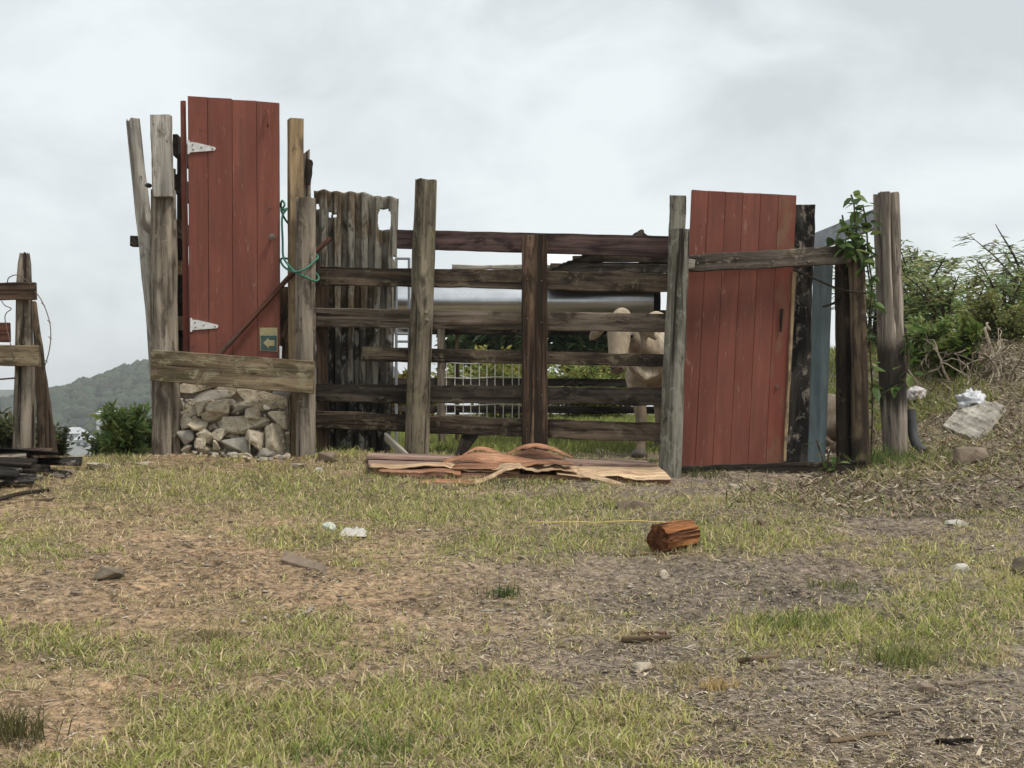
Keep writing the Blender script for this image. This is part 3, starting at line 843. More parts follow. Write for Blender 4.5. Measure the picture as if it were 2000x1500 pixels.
# ------------------------------------------------------------------ left red door
door = thing('red_door', 'tall red plank door with white strap hinges and knob above the rubble', 'door', P(455, 715, 11.12))
xt = [366, 405.5, 453, 501, 545]; xb = [370, 408, 455, 503, 547]
yt = [188, 190.5, 194, 198, 202]
for i in range(4):
    vslab('plank', xt[i] + .35, xt[i + 1] - .35, yt[i], xb[i] + .3, xb[i + 1] - .3, 716, 11.12 + random.uniform(-.003, .003), 0.034, M_red, door, ytr=yt[i + 1] - .5, n=16, rough=0.0014, ch=.003, endr=.004)
for yb in (240, 470, 660):
    hslab('batten', 375, yb, yb + 26, 540, yb + 4, yb + 30, 11.158, 0.025, M_redworn, door, n=6)
def hinge(x, y, s, tipy, par, Y):
    n0 = P(x, y, Y)
    pts = [(x, y), (x, y + 21), (x + 10, y + 20), (x + 50, tipy + 3), (x + 53, tipy - 1), (x + 50, tipy - 4), (x + 12, y + 1)]
    fr = [P(a, b, Y) for a, b in pts]; bk = [P(a, b, Y + .012) for a, b in pts]
    k = len(pts)
    f = [tuple(range(k)), tuple(range(2 * k - 1, k - 1, -1))] + [(i, i + k, (i + 1) % k + k, (i + 1) % k) for i in range(k)]
    h = emit('hinge', fr + bk, f, M_white, par)
    for (a, b) in [(x + 7, y + 6), (x + 8, y + 15), (x + 24, y + 11), (x + 46, tipy)]:
        loft('screw', [P(a, b, Y - .004), P(a, b, Y + .004)], [.006, .006], M_wire, h, n=7)
    loft('pin', [P(x - 1, y - 3, Y - .004), P(x - 1, y + 24, Y - .004)], [.009, .009], M_white, h, n=8)
hinge(369, 277, 1, 291, door, 11.108)
hinge(374, 624, 1, 638, door, 11.108)
v, f, a = loft_geo([P(531, 463, 11.125), P(531, 463, 11.09), P(531, 463, 11.075), P(531, 463, 11.055), P(531, 463, 11.05)], [.012, .012, .026, .026, .014], n=14)
emit('knob', v, f, M_knob, door, smooth=True, sharp=60)
pl = [P(521, 217, 11.10), P(524, 220, 11.08), P(522, 232, 11.075), P(524, 243, 11.08), P(522, 247, 11.10)]
loft('handle', curve(pl, 4), [.008] * 17, M_redworn, door, n=8)
loft('bolt', [P(528, 405, 11.125), P(528, 405, 11.10)], [.008, .008], M_knob, door, n=8)
# faded arrow sign fixed to the door
sg = emit('arrow_sign', [P(507, 640, 11.11), P(542, 640, 11.11), P(542, 687, 11.11), P(508, 685, 11.11)] + [P(507, 640, 11.118), P(542, 640, 11.118), P(542, 687, 11.118), P(508, 685, 11.118)],
          [(0, 1, 2, 3), (7, 6, 5, 4), (0, 4, 5, 1), (1, 5, 6, 2), (2, 6, 7, 3), (3, 7, 4, 0)], M_signyellow, door)
sg['label'] = 'small faded sign with a pale left-pointing arrow on dark green'
Ys = 11.107
emit('sign_field', [P(509, 655.5, Ys), P(540.5, 655.5, Ys), P(540.5, 685.5, Ys), P(509.5, 684, Ys)], [(0, 1, 2, 3)], M_signgreen, sg)
ar = [(514, 669.5), (524, 660), (526, 664.5), (536, 664.5), (536, 675.5), (526, 675.5), (524, 680)]
emit('arrow', [P(a_, b_, Ys - .003) for a_, b_ in ar], [tuple(range(7))], M_signyellow, sg)
# door jamb strip
o = vslab('jamb_strip', 352, 361, 197, 357.5, 369, 690, 11.16, 0.05, M_redworn, n=18, rough=.003)
tag(o, 'narrow worn red strip standing along the hinged door edge', 'wood strip')

# square timber, broken plank, rope, pole, slanting boards beside the door
def prism_post(name, px, ytop, ybot, Y, half, ang, mat, tilt=0.0, parent=None):
    c0, c1 = P(px, ytop, Y), P(px + tilt, ybot, Y)
    n = 14
    verts, faces = [], []
    for i in range(n + 1):
        c = c0.lerp(c1, i / n)
        for k in range(4):
            a = ang + k * math.pi / 2 + math.pi / 4
            j = 1 + 0.04 * mnoise.noise(Vector((i * .7, k, 2.2)))
            verts.append(c + Vector((math.cos(a), math.sin(a), 0)) * half * 1.414 * j)
    for i in range(n):
        for k in range(4):
            a = i * 4 + k; b = i * 4 + (k + 1) % 4
            faces.append((a, b, b + 4, a + 4))
    faces += [(3, 2, 1, 0), tuple(range(n * 4, n * 4 + 4))]
    return emit(name, verts, faces, mat, parent, (0, 0, -1))
sq = thing('square_timber', 'tan square timber with a broken dark plank nailed behind, beside the tall red door', 'post', P(577, 890, 11.18))
prism_post('timber', 577, 233, 905, 11.18, 0.053, math.radians(22), M_tan, 2, sq)
vslab('broken_plank', 593, 604, 297, 590, 608, 520, 11.28, 0.04, M_grey, sq, rough=.012, endr=.03, n=12)
vslab('rotten_chunk', 597, 610, 312, 597, 606, 362, 11.2, 0.05, M_black, sq, rough=.012, endr=.02, n=8)
o = loft('rusty_pole', [P(428, 693, 11.02), P(500, 613, 11.055), P(563, 543, 11.085), P(645, 465, 11.15)], [.021, .021, .02, .019], M_rustpole, n=12, rough=.03)
tag(o, 'rusty brown pole slanting across the foot of the tall red door', 'pole')
o = slab('slanting_board', P(566, 548, 11.30), P(543, 655, 11.26), P(566, 668, 11.26), P(582, 548, 11.30), 0.03, M_brown, n=10, rough=.008)
tag(o, 'short brown board slanting behind the tan square timber', 'board')
o = vslab('dark_board', 547, 580, 560, 545, 580, 900, 11.36, 0.03, M_brown, n=12, rough=.008)
tag(o, 'dark brown board upright between red door and round post', 'board')
o = vslab('white_sliver', 545.5, 550, 677, 546, 549.5, 712, 11.0, 0.012, M_white, n=5, rough=.004, endr=.01)
tag(o, 'thin white sliver sticking up behind the wide mossy board', 'wood strip')
def rope():
    c1 = P(597, 530, 11.0); r = 0.088
    c2 = P(577, 525, 11.18)
    pts = []
    import math as mm
    path = [(560, 408, 11.09), (551, 425, 11.10), (552, 470, 11.10), (553, 500, 11.06), (562, 516, 10.96), (576, 530, 10.905), (597, 541, 10.90), (616, 549, 10.96), (622, 540, 11.08), (600, 520, 11.32), (560, 505, 11.30), (548, 508, 11.17), (556, 522, 11.02), (575, 531, 10.898), (597, 525, 10.892), (615, 509, 10.95), (620, 500, 11.06), (600, 480, 11.31), (558, 430, 11.30), (549, 405, 11.2), (551, 392, 11.14), (556, 400, 11.1), (549, 412, 11.12), (560, 407, 11.09)]
    pts = curve([P(*p) for p in path], 6)
    v, f, a = tube_pts(pts, 0.0085, 7)
    o = emit('green_rope', v, f, M_rope, None, smooth=True)
    tag(o, 'green rope lashed round the square timber and round post', 'rope')
rope()

# rubble wall under the board
wall = thing('rubble_wall', 'low wall of loose pale rubble stones under the mossy board', 'stone wall', P(455, 890, 11.1))
ST = [(405, 776, 96, 30, 11.12), (507, 784, 118, 36, 11.10), (424, 795, 48, 32, 11.0), (392, 797, 22, 32, 11.02), (420, 813, 56, 26, 11.02), (470, 803, 46, 26, 11.06), (494, 809, 30, 22, 10.99), (478, 829, 98, 32, 11.05),
      (366, 826, 30, 28, 11.02), (387, 829, 32, 22, 10.97), (364, 855, 34, 28, 11.0), (388, 863, 30, 22, 10.96), (402, 851, 34, 28, 10.97), (431, 851, 26, 28, 10.97), (422, 871, 14, 22, 10.9), (456, 872, 56, 32, 10.98), (500, 861, 36, 44, 10.96),
      (539, 861, 46, 62, 10.98), (546, 821, 42, 34, 11.08), (376, 803, 42, 26, 11.08), (362, 793, 26, 30, 11.12), (364, 877, 22, 20, 10.97), (520, 835, 26, 22, 11.05), (452, 850, 30, 22, 11.08), (400, 878, 34, 20, 10.98), (350, 842, 24, 34, 11.1), (440, 768, 44, 26, 11.16), (555, 795, 26, 34, 11.14), (480, 848, 40, 24, 11.12), (410, 838, 40, 26, 11.1), (520, 885, 40, 20, 10.95), (475, 890, 36, 16, 10.9), (378, 762, 84, 30, 11.13), (448, 766, 70, 28, 11.15), (508, 772, 90, 28, 11.13), (550, 778, 44, 34, 11.15), (366, 812, 40, 60, 11.2), (556, 840, 30, 60, 11.2)]
for i, (x, y, w, h, Y) in enumerate(ST):
    s = Y / F
    me = rock_mesh('stone', w * s * .58, 0.07 + 0.04 * random.random(), h * s * .60, M_stone if i % 5 else M_concrete, 100 + i, npts=13, boxy=.8)
    rot = Matrix.Rotation(random.uniform(-.16, .16), 4, 'Y') @ Matrix.Rotation(random.uniform(-.3, .3), 4, 'Z')
    put('stone', me, Matrix.Translation(P(x, y, Y + .03)) @ rot, wall)
v, f, ax_, nr = slab_geo(P(350, 758, 11.14), P(566, 772, 11.14), P(566, 905, 11.14), P(350, 905, 11.14), .12, n=14, rough=.02, ch=.02)
emit('mortar', v, f, M_stone, wall, ax_, nr)
rs_ = random.Random(4)
for i in range(120):     # small pieces packed in the joints and spilled at the foot
    x = rs_.uniform(352, 562); y = rs_.uniform(775, 892) if i < 80 else rs_.uniform(868, 897)
    k = rs_.uniform(.012, .034)
    me = rock_mesh('stone', k * 1.3, k, k * .8, M_stone if i % 3 else M_concrete, 500 + i, npts=11, boxy=.7)
    yy = 11.07 if i < 80 else rs_.uniform(10.84, 11.0)
    p = P(x, y, yy)
    if i >= 80: p.z = gz(p.x, p.y) + k * .4
    put('stone', me, Matrix.Translation(p) @ Matrix.Rotation(rs_.uniform(0, 3), 4, 'Z') @ Matrix.Rotation(rs_.uniform(-.4, .4), 4, 'X'), wall)
for i in range(45):     # backing stones that fill the heap
    x = 352 + (i % 9) * 26 + random.uniform(-6, 6); y = 768 + (i // 9) * 30 + random.uniform(-6, 6)
    me = rock_mesh('stone', .09, .08, .07, M_stone_brown, 300 + i)
    put('stone', me, Matrix.Translation(P(min(x, 560), y, 11.26 + random.random() * .08)), wall)

# ------------------------------------------------------------------ right red door, planks and posts
door2 = thing('red_door', 'hingeless red plank door held upright behind a mottled rail', 'door', P(1430, 908, 10.95))
xt = [1351, 1384, 1417.5, 1451.5, 1486, 1521, 1556]; xb = [1327, 1357, 1391.5, 1425.5, 1460.5, 1495.5, 1531]
for i in range(6):
    ta = 371 + 11 * (xt[i] - 1351) / 205; tb = 371 + 11 * (xt[i + 1] - 1351) / 205
    vslab('plank', xt[i] + .2, xt[i + 1] - .2, ta, xb[i] + .2, xb[i + 1] - .2, 912 - i * 1.2, 10.92 + random.uniform(-.002, .002), 0.034, M_redworn if i == 5 else M_red, door2, ytr=tb, n=16, rough=.0012, ch=.0025, endr=.004)
for yb in (430, 640, 850):
    hslab('batten', 1362 - (yb - 371) * .044, yb, yb + 26, 1540 - (yb - 371) * .044, yb + 4, yb + 30, 10.958, 0.025, M_redworn, door2, n=6)
vslab('edge_strip', 1549, 1556, 530, 1530, 1536, 900, 10.90, 0.05, M_tan, door2, n=14, rough=.006)
loft('latch_hole', [P(1527, 603, 10.905), P(1525, 648, 10.905)], [.012, .008], M_black, door2, n=8, rough=.2)
loft('nail', [P(1518, 755, 10.905), P(1518, 755, 10.93)], [.012, .012], M_wire, door2, n=7)

for i in range(6):
    for yb in (443, 653, 863):
        x = (xt[i] + xt[i + 1]) / 2 - (yb - 371) * .0455 + random.uniform(-6, 6)
        yn = yb + random.uniform(-5, 5)
        loft('nail', [P(x, yn, 10.916), P(x, yn, 10.93)], [.0055, .0055], M_wire, door2, n=6)
for x0 in (386, 429, 477, 523):
    for yb in (252, 484, 672):
        x = x0 + random.uniform(-8, 8); yn = yb + random.uniform(-5, 5)
        loft('nail', [P(x, yn, 11.114), P(x, yn, 11.13)], [.0055, .0055], M_wire, door, n=6)
rfr = thing('door_frame_rails', 'mottled rail and low dark board nailed across the hingeless red door', 'fence rail', P(1510, 935, 10.75))
slab('rail', P(1346, 498, 10.72), P(1662, 479, 10.80), P(1662, 515, 10.80), P(1346, 531, 10.72), 0.06, M_rail_right, rfr, n=24, rough=.008)
slab('foot_board', P(1322, 911, 10.72), P(1694, 899, 10.85), P(1694, 934, 10.85), P(1322, 948, 10.72), 0.05, M_rail_black, rfr, n=24, rough=.008)
slab('scrap_block', P(1344, 504, 10.68), P(1357, 507, 10.68), P(1356, 524, 10.68), P(1344, 526, 10.68), 0.05, M_bleached, rfr, n=3, rough=.006)
for (x, y) in [(1363, 514), (1440, 505), (1510, 510), (1580, 511), (1365, 500)]:
    loft('nail', [P(x, y, 10.72), P(x, y, 10.78)], [.006, .006], M_bleached, rfr, n=6)
o = vslab('charred_plank', 1553, 1593, 400, 1532, 1577, 908, 11.0, 0.045, M_char, n=22, rough=.006)
tag(o, 'charred black plank standing between red door and blue plank', 'plank')
o = vslab('blue_plank', 1590, 1628, 500, 1577, 1612, 906, 11.14, 0.025, M_blue, n=16, rough=.002)
tag(o, 'faded blue plank standing upright beside the charred plank', 'plank')
o = log_px('hollow_post', [(1646, 508, 34), (1648, 640, 34), (1650, 780, 34), (1653, 925, 36)], 11.08, M_black, seed=31, rough=.13, cracks=6)
tag(o, 'rotten black hollow post close beside the brown post', 'post')
o = log_px('brown_post', [(1672, 478, 30), (1676, 600, 32), (1680, 760, 33), (1682, 945, 36)], 10.93, M_brown, seed=33, rough=.08, cracks=4)
tag(o, 'slim rough brown post supporting the end of the mottled rail', 'post')
o = log_px('corner_post', [(1731, 378, 50), (1735, 500, 50), (1740, 660, 53), (1744, 740, 54), (1749, 905, 46), (1750, 940, 46)], 11.2, M_post4, seed=37, rough=.05, cracks=9, n=30)
tag(o, 'thick split grey corner post wrapped with vine', 'post')

# steel channel running back from the corner post
A = P(1706, 405, 11.25); dirv = (P(1590, 452, 12.45) - A)
def channel():
    L = dirv.normalized(); up = Vector((0, 0, 1)); s = L.cross(up).normalized(); u = s.cross(L)
    prof = [(-.0, .075), (.0, -.075), (.05, -.075), (.05, -.068), (.007, -.068), (.007, .068), (.05, .068), (.05, .075)]
    v = []
    for d in (0.0, dirv.length * 1.9):
        for a, b in prof:
            v.append(A - Vector((0, 0, .09)) + L * d + s * a + u * b)
    k = len(prof)
    f = [(i, (i + 1) % k, (i + 1) % k + k, i + k) for i in range(k)] + [tuple(range(k)), tuple(range(2 * k - 1, k - 1, -1))]
    o = emit('steel_channel', v, f, M_steel_dull, None, L)
    tag(o, 'grey steel channel running back from the corner post', 'steel beam')
    e_ = A + L * dirv.length * 1.85
    p_ = loft('support_post', [Vector((e_.x, e_.y, e_.z - .16)), Vector((e_.x, e_.y, gz(e_.x, e_.y) - .2))], [.05, .06], M_brown, n=10, rough=.06)
    tag(p_, 'brown post under the far end of the steel channel', 'post')
channel()
o = loft('wire_twig', curve([P(1549, 527, 10.70), P(1590, 544, 10.72), P(1634, 563, 10.80), P(1660, 569, 10.83), P(1692, 573, 10.86)], 4), [.008] * 17, M_black, n=6)
tag(o, 'thin dark twig slanting from the mottled rail to the brown post', 'twig')
o = loft('wire_twig', curve([P(1608, 599, 10.95), P(1628, 592, 10.97), P(1642, 578, 11.03)], 4), [.009] * 9, M_black, n=6)
tag(o, 'short dark twig end poking past the blue plank', 'twig')
o = loft('bent_pipe', curve([P(1778, 800, 11.3), P(1782, 840, 11.28), P(1790, 868, 11.22), P(1806, 884, 11.15)], 5), [.04] * 16, M_darkpipe, n=12)
tag(o, 'short dark bent pipe standing beside the corner post foot', 'pipe')

# ------------------------------------------------------------------ plywood heap
def sheet(name, fl, fr, br, bl, th, mat, label, cat, grp=None):
    """plywood board lying down: four top corners, thickness downward"""
    n, m = 20, 5
    top, bot = [], []
    for i in range(n + 1):
        a = Vector(fl).lerp(Vector(fr), i / n); b = Vector(bl).lerp(Vector(br), i / n)
        for j in range(m + 1):
            p = a.lerp(b, j / m)
            e_ = 0.012 * mnoise.noise(Vector((i * .6, 4.0, th * 90))) if j == 0 else 0
            z = .006 * mnoise.noise(Vector((i * .3, j * .5, th * 70)))
            top.append(p + Vector((0, e_, z))); bot.append(p + Vector((0, e_ * .5, z - th)))
    k = m + 1; off = len(top)
    f = []
    for i in range(n):
        for j in range(m):
            a = i * k + j
            f.append((a, a + k, a + k + 1, a + 1)); f.append((a + off, a + off + 1, a + off + k + 1, a + off + k))
        a = i * k; f.append((a, a + off, a + off + k, a + k))
        a = i * k + m; f.append((a, a + k, a + k + off, a + off))
    for j in range(m):
        f.append((j, j + 1, j + 1 + off, j + off)); a = n * k + j; f.append((a, a + off, a + off + 1, a + 1))
    o = emit(name, top + bot, f, mat, None, (1, 0, 0), (0, 0, 1))
    return tag(o, label, cat, grp)
# bottom board, front edge
sheet('plywood_board', P(734, 918, 10.15), P(1310, 936, 10.06), P(1262, 912, 10.9), P(722, 900, 10.75), 0.042, M_ply, 'lowest reddish brown plywood board of the heap', 'plywood')
sheet('plywood_board', P(719, 907, 10.28), P(1290, 920, 10.35), P(1262, 908, 10.9), P(720, 896, 10.7), 0.016, M_plytop, 'middle split plywood board sandwiched in the heap', 'plywood')
sheet('plywood_board', P(716, 889, 10.62), P(1284, 908, 10.50), P(1262, 900, 10.95), P(722, 884, 10.97), 0.026, M_plytop, 'topmost grey brown plywood board at the back of the heap', 'plywood')
def patch(front, back, Yf, Yb, mat, label, seed=0, wob=.012, thick=.005):
    """bent sheet between a front and a back edge traced on the heap"""
    f_ = curve([P(x, y, Yf) for x, y in front], 7); b_ = curve([P(x, y, Yb) for x, y in back], 7)
    n = max(len(f_), len(b_)); m = 5
    def rs(c): return [c[min(int(i * (len(c) - 1) / (n - 1)), len(c) - 1)] for i in range(n)]
    f_, b_ = rs(f_), rs(b_)
    v, fc = [], []
    for i in range(n):
        t = i / (n - 1)
        for j in range(m + 1):
            u = j / m
            e_ = math.sin(math.pi * u)
            z = wob * e_ * (1.2 * mnoise.noise(V((t * 9, u * 1.5, seed))) + .4)
            z += .010 * (1 - u) * mnoise.noise(V((t * 16, 3.3, seed)))
            v.append(f_[i].lerp(b_[i], u) + V((0, .03 * (1 - u) * mnoise.noise(V((t * 12, seed, 1))), z)))
    for i in range(n - 1):
        for j in range(m):
            q = i * (m + 1) + j
            fc.append((q, q + m + 1, q + m + 2, q + 1))
    o = emit('veneer_sheet', v, fc, mat, None, (1, 0, 0), (0, 0, 1), True, 60)
    sd = o.modifiers.new('thickness', 'SOLIDIFY'); sd.thickness = thick; sd.offset = 0
    tag(o, label, 'veneer', 'peeled veneer sheets on the plywood heap')
V = Vector
patch([(1088, 926), (1150, 934), (1200, 930), (1250, 937), (1312, 937)], [(1085, 912), (1150, 911), (1200, 912), (1260, 913), (1287, 912)], 10.03, 10.42, M_veneer, 'broad pale veneer sheet on the heap end by the lichened post', 1)
patch([(960, 918), (1005, 913), (1045, 921), (1090, 918), (1130, 925)], [(960, 907), (1005, 905), (1045, 907), (1090, 909), (1130, 911)], 10.06, 10.35, M_veneer, 'rippled pale veneer sheet lying across the heap middle', 2, .02)
patch([(722, 911), (780, 915), (850, 910), (905, 919), (960, 921), (1015, 925)], [(722, 905), (790, 907), (850, 903), (905, 908), (960, 909), (1015, 913)], 10.12, 10.35, M_veneer, 'long thin pale veneer at the heap end by the mossy post', 3, .015)
patch([(862, 905), (910, 899), (960, 907), (1010, 909), (1065, 905)], [(870, 897), (930, 884), (980, 885), (1020, 894), (1060, 900)], 10.30, 10.52, M_veneer_red, 'red brown veneer humped over the heap middle', 5, .01)
patch([(880, 915), (950, 916), (1010, 912), (1070, 904), (1120, 907)], [(890, 907), (950, 905), (1010, 905), (1070, 900), (1115, 902)], 10.10, 10.28, M_veneer_red, 'dark reddish veneer under the humped one', 6, .01)
patch([(975, 896), (1008, 881), (1045, 874), (1082, 882), (1122, 895)], [(985, 890), (1012, 873), (1045, 866), (1080, 873), (1112, 889)], 10.56, 10.60, M_veneer_red, 'arched red brown veneer rising above the heap back', 7, .004)
patch([(995, 898), (1045, 897), (1105, 898)], [(1008, 884), (1045, 877), (1090, 888)], 10.62, 10.64, M_ply, 'reddish veneer filling the arch at the heap back', 8, .004)
patch([(900, 893), (930, 880), (960, 884), (990, 895)], [(905, 887), (932, 873), (962, 877), (985, 889)], 10.58, 10.61, M_veneer_red, 'small curled veneer beside the arched one', 9, .004)
patch([(850, 946), (905, 946), (945, 942), (985, 922), (1020, 914)], [(856, 940), (905, 938), (945, 933), (985, 914), (1020, 909)], 9.92, 9.99, M_veneer, 'tan veneer strip curling from the grass onto the heap', 10, .004)
patch([(818, 944), (870, 944), (930, 946)], [(825, 938), (870, 936), (925, 939)], 9.86, 9.95, M_veneer_red, 'flat reddish veneer scrap on the grass before the heap', 11, .002)
patch([(1125, 926), (1160, 936), (1200, 948), (1228, 953)], [(1130, 919), (1165, 928), (1205, 940), (1230, 949)], 9.93, 9.98, M_veneer, 'narrow pale veneer tongue hanging over the heap front', 12, .004)
patch([(740, 921), (800, 925), (860, 922), (900, 929)], [(742, 916), (800, 918), (860, 915), (900, 921)], 10.06, 10.1, M_veneer_red, 'thin red veneer edge along the heap front', 13, .004)

# ------------------------------------------------------------------ behind the fence: pen, tank, shed roof
yk = 14.5
tank = thing('metal_pipe', 'long galvanised steel pipe lying on posts behind the corral rails', 'pipe', P(1025, 608, yk))
r_t = 33 * yk / F
loft('pipe', [P(700 + i * 580 / 12, 590, yk) for i in range(13)], [r_t] * 13, M_steel, tank, n=40)
loft('end_ring', [P(1274, 590, yk), P(1287, 590, yk)], [r_t * 1.03, r_t * 1.03], M_blackmetal, tank, n=40)
pen = thing('rear_fence', 'dark pen fence with rails behind the corral and under the pipe', 'fence', P(1050, 850, 14.6))
def gpost(px, ytop, Y, w, mat, par, seed):
    p = P(px, ytop, Y); g_ = gz(p.x, p.y) - .25
    return loft('post', [p.lerp(Vector((p.x, p.y, g_)), i / 8) for i in range(9)], [w] * 9, mat, par, n=12, rough=.07, seed=seed)
gpost(862, 606, 14.55, .042, M_grey, pen, 51)
gpost(893, 640, 14.62, .022, M_brown, pen, 52)
gpost(1040, 606, 14.5, .05, M_brown, pen, 53)
gpost(1292, 606, 14.5, .05, M_brown, pen, 54)
gpost(700, 606, 14.5, .05, M_brown, pen, 55)
for (a, b, c_) in [(642, 653, M_rail_black), (683, 692, M_rail_black), (738, 753, M_rail_black), (792, 806, M_rail_black)]:
    hslab('rail', 690, a, b, 1330, a + 2, b + 2, 14.56, 0.05, c_, pen, n=14, rough=.008)
panel = thing('wire_mesh', 'pale wire mesh panel hanging on the dark rear pen fence', 'wire mesh', P(945, 840, 14.4))
for i, x in enumerate([872, 889, 905, 920, 936, 951, 967, 983, 1000, 1014]):
    loft('wire', [P(x, 706, 14.45), P(x + random.uniform(-1, 1), 770, 14.45), P(x, 838, 14.45)], [.005] * 3, M_whitewire, panel, n=5)
for y in (708, 737, 790, 832):
    loft('wire', curve([P(868, y, 14.44), P(920, y + 2, 14.44), P(970, y - 1, 14.44), P(1020, y + 1, 14.44)], 3), [.004] * 10, M_whitewire, panel, n=5)

shed = thing('shed_roof', 'low dark gabled shed roof on posts behind the corral', 'shed', P(1250, 880, 14.0))
def roofplane(name, a, b, L, mat):
    A_, B_ = P(*a), P(*b)
    n = 24
    v, f = [], []
    for i in range(n + 1):
        p = A_.lerp(B_, i / n)
        for j in range(2):
            v.append(p + Vector((0, L * j, .012 * (i % 2))))
    for i in range(n):
        f.append((i * 2, i * 2 + 2, i * 2 + 3, i * 2 + 1))
    o = emit(name, v, f, mat, shed, (0, 1, 0), (0, 0, 1))
    s = o.modifiers.new('t', 'SOLIDIFY'); s.thickness = .006
roofplane('roof', (1072, 527, 13.4), (1249, 453, 13.4), 2.4, M_darkroof)
roofplane('roof', (1249, 453, 13.4), (1440, 530, 13.4), 2.4, M_darkroof)
loft('ridge_cap', [P(1250, 456, 13.35), P(1250, 456, 13.35) + Vector((0, 2.5, 0))], [.05, .05], M_darkroof, shed, n=8, flat=.6)
hslab('tie_beam', 1075, 514, 531, 1440, 517, 534, 13.45, .06, M_rail_black, shed, n=10)
hslab('tie_beam', 1100, 512, 526, 1440, 514, 528, 14.9, .06, M_black, shed, n=10)
hslab('gable_board', 1118, 499, 512, 1390, 499, 512, 13.50, .03, M_rail, shed, n=8)
hslab('eave_board', 883, 517, 526, 1080, 517, 526, 13.5, .05, M_bleached, shed, n=12, rough=.006)
for px in (1040, 1318):
    p = P(px, 517, 13.55); g_ = gz(p.x, p.y)
    loft('post', [p, Vector((p.x, p.y, g_ - .2))], [.05, .05], M_brown, shed, n=10, rough=.06)
for px in (1040, 1318):
    p = P(px, 517, 15.3); g_ = gz(p.x, p.y)
    loft('post', [p, Vector((p.x, p.y, g_ - .2))], [.05, .05], M_brown, shed, n=10, rough=.06)
# white roofing sheet leaning beyond
v, f = [], []
q = [P(1010, 527, 16.0), P(1078, 470, 16.0), P(1185, 470, 16.0), P(1130, 527, 16.0)]
for i in range(21):
    a = q[0].lerp(q[3], i / 20); b = q[1].lerp(q[2], i / 20)
    dy = .02 * math.sin(i * 2.1)
    v += [a + Vector((0, dy, 0)), b + Vector((0, .8 + dy, 0))]
for i in range(20): f.append((i * 2, i * 2 + 1, i * 2 + 3, i * 2 + 2))
o = emit('roof_sheet', v, f, M_whiteroof, shed)
o['label'] = 'white ribbed roof sheet'
s = o.modifiers.new('t', 'SOLIDIFY'); s.thickness = .006
hslab('sheet_bearer', 1000, 524, 534, 1200, 524, 534, 15.95, .06, M_rail_black, shed, n=5)
# steel tube frame seen through the gap beside the corrugated sheet
gf = thing('tube_frame', 'slim grey steel tube frame standing behind the corrugated sheet', 'steel frame', P(786, 880, 13.2))
def gap(a, b, r=.012): loft('tube', [P(*a), P(*b)], [r, r], M_steel_dull, gf, n=8)
zb = gz(P(774, 880, 13.2).x, 13.2)
for px in (774, 799):
    p = P(px, 504, 13.2); loft('tube', [p, Vector((p.x, p.y, zb - .1))], [.013, .013], M_steel_dull, gf, n=8)
for y in (505, 652, 667, 681): gap((773, y, 13.2), (800, y, 13.2))
panel_ = emit('sheet', [P(764, 641, 13.23), P(800, 641, 13.23), P(800, 652, 13.23), P(764, 652, 13.23)] + [P(764, 641, 13.25), P(800, 641, 13.25), P(800, 652, 13.25), P(764, 652, 13.25)], [(0, 1, 2, 3), (7, 6, 5, 4), (0, 4, 5, 1), (1, 5, 6, 2), (2, 6, 7, 3), (3, 7, 4, 0)], M_bleached, gf)

# ------------------------------------------------------------------ cattle
def hide(name, base, shade, muzzle=None):
    m, t, b = mat_new(name, 0.85, 0.15)
    n1 = tex(t, coords(t, (3.2, 3.2, 3.2), rand=False), 1, 5, 0.62, 0.4)
    n2 = tex(t, coords(t, (34, 34, 8), rand=False), 1, 6, 0.75)
    n3 = tex(t, coords(t, (7, 7, 4), rand=False, loc=4), 1, 6, 0.7, 0.6)
    c = ramp(t, n1, [(0.38, shade), (0.60, base)])
    c = mix(t, ramp(t, n2, [(0.38, 0.8), (0.60, 0.0)]), c, tuple(x * .8 for x in shade))
    c = mix(t, ramp(t, n3, [(0.50, 0.0), (0.66, 0.75)]), c, tuple(x * .5 for x in shade))
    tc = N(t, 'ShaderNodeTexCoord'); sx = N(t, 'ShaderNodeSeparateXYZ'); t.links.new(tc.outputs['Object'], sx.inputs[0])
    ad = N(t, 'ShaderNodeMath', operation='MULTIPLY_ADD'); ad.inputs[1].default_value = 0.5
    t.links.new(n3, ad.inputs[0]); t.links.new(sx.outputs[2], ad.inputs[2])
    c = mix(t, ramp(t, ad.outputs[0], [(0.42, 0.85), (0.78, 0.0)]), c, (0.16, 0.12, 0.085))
    if muzzle:
        ds = N(t, 'ShaderNodeVectorMath', operation='DISTANCE'); ds.inputs[1].default_value = muzzle
        t.links.new(tc.outputs['Object'], ds.inputs[0])
        c = mix(t, ramp(t, ds.outputs['Value'], [(0.085, 0.9), (0.14, 0.0)]), c, (0.20, 0.14, 0.115))
    t.links.new(c, b.inputs['Base Color'])
    bump(t, b, n2, 0.9, 0.012)
    return m
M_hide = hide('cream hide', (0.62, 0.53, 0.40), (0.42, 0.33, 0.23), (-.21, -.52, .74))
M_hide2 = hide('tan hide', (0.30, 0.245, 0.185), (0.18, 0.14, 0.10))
M_nose = simple('dark muzzle', (0.05, 0.035, 0.03), (0.09, 0.065, 0.055), 30, 0.45, bumpd=0)
M_eye = simple('eye', (0.008, 0.006, 0.005), (0.015, 0.01, 0.008), 30, 0.1, bumpd=0, spec=0.6)
M_hoof = simple('hoof', (0.07, 0.06, 0.05), (0.13, 0.11, 0.09), 30, 0.6, bumpd=0)

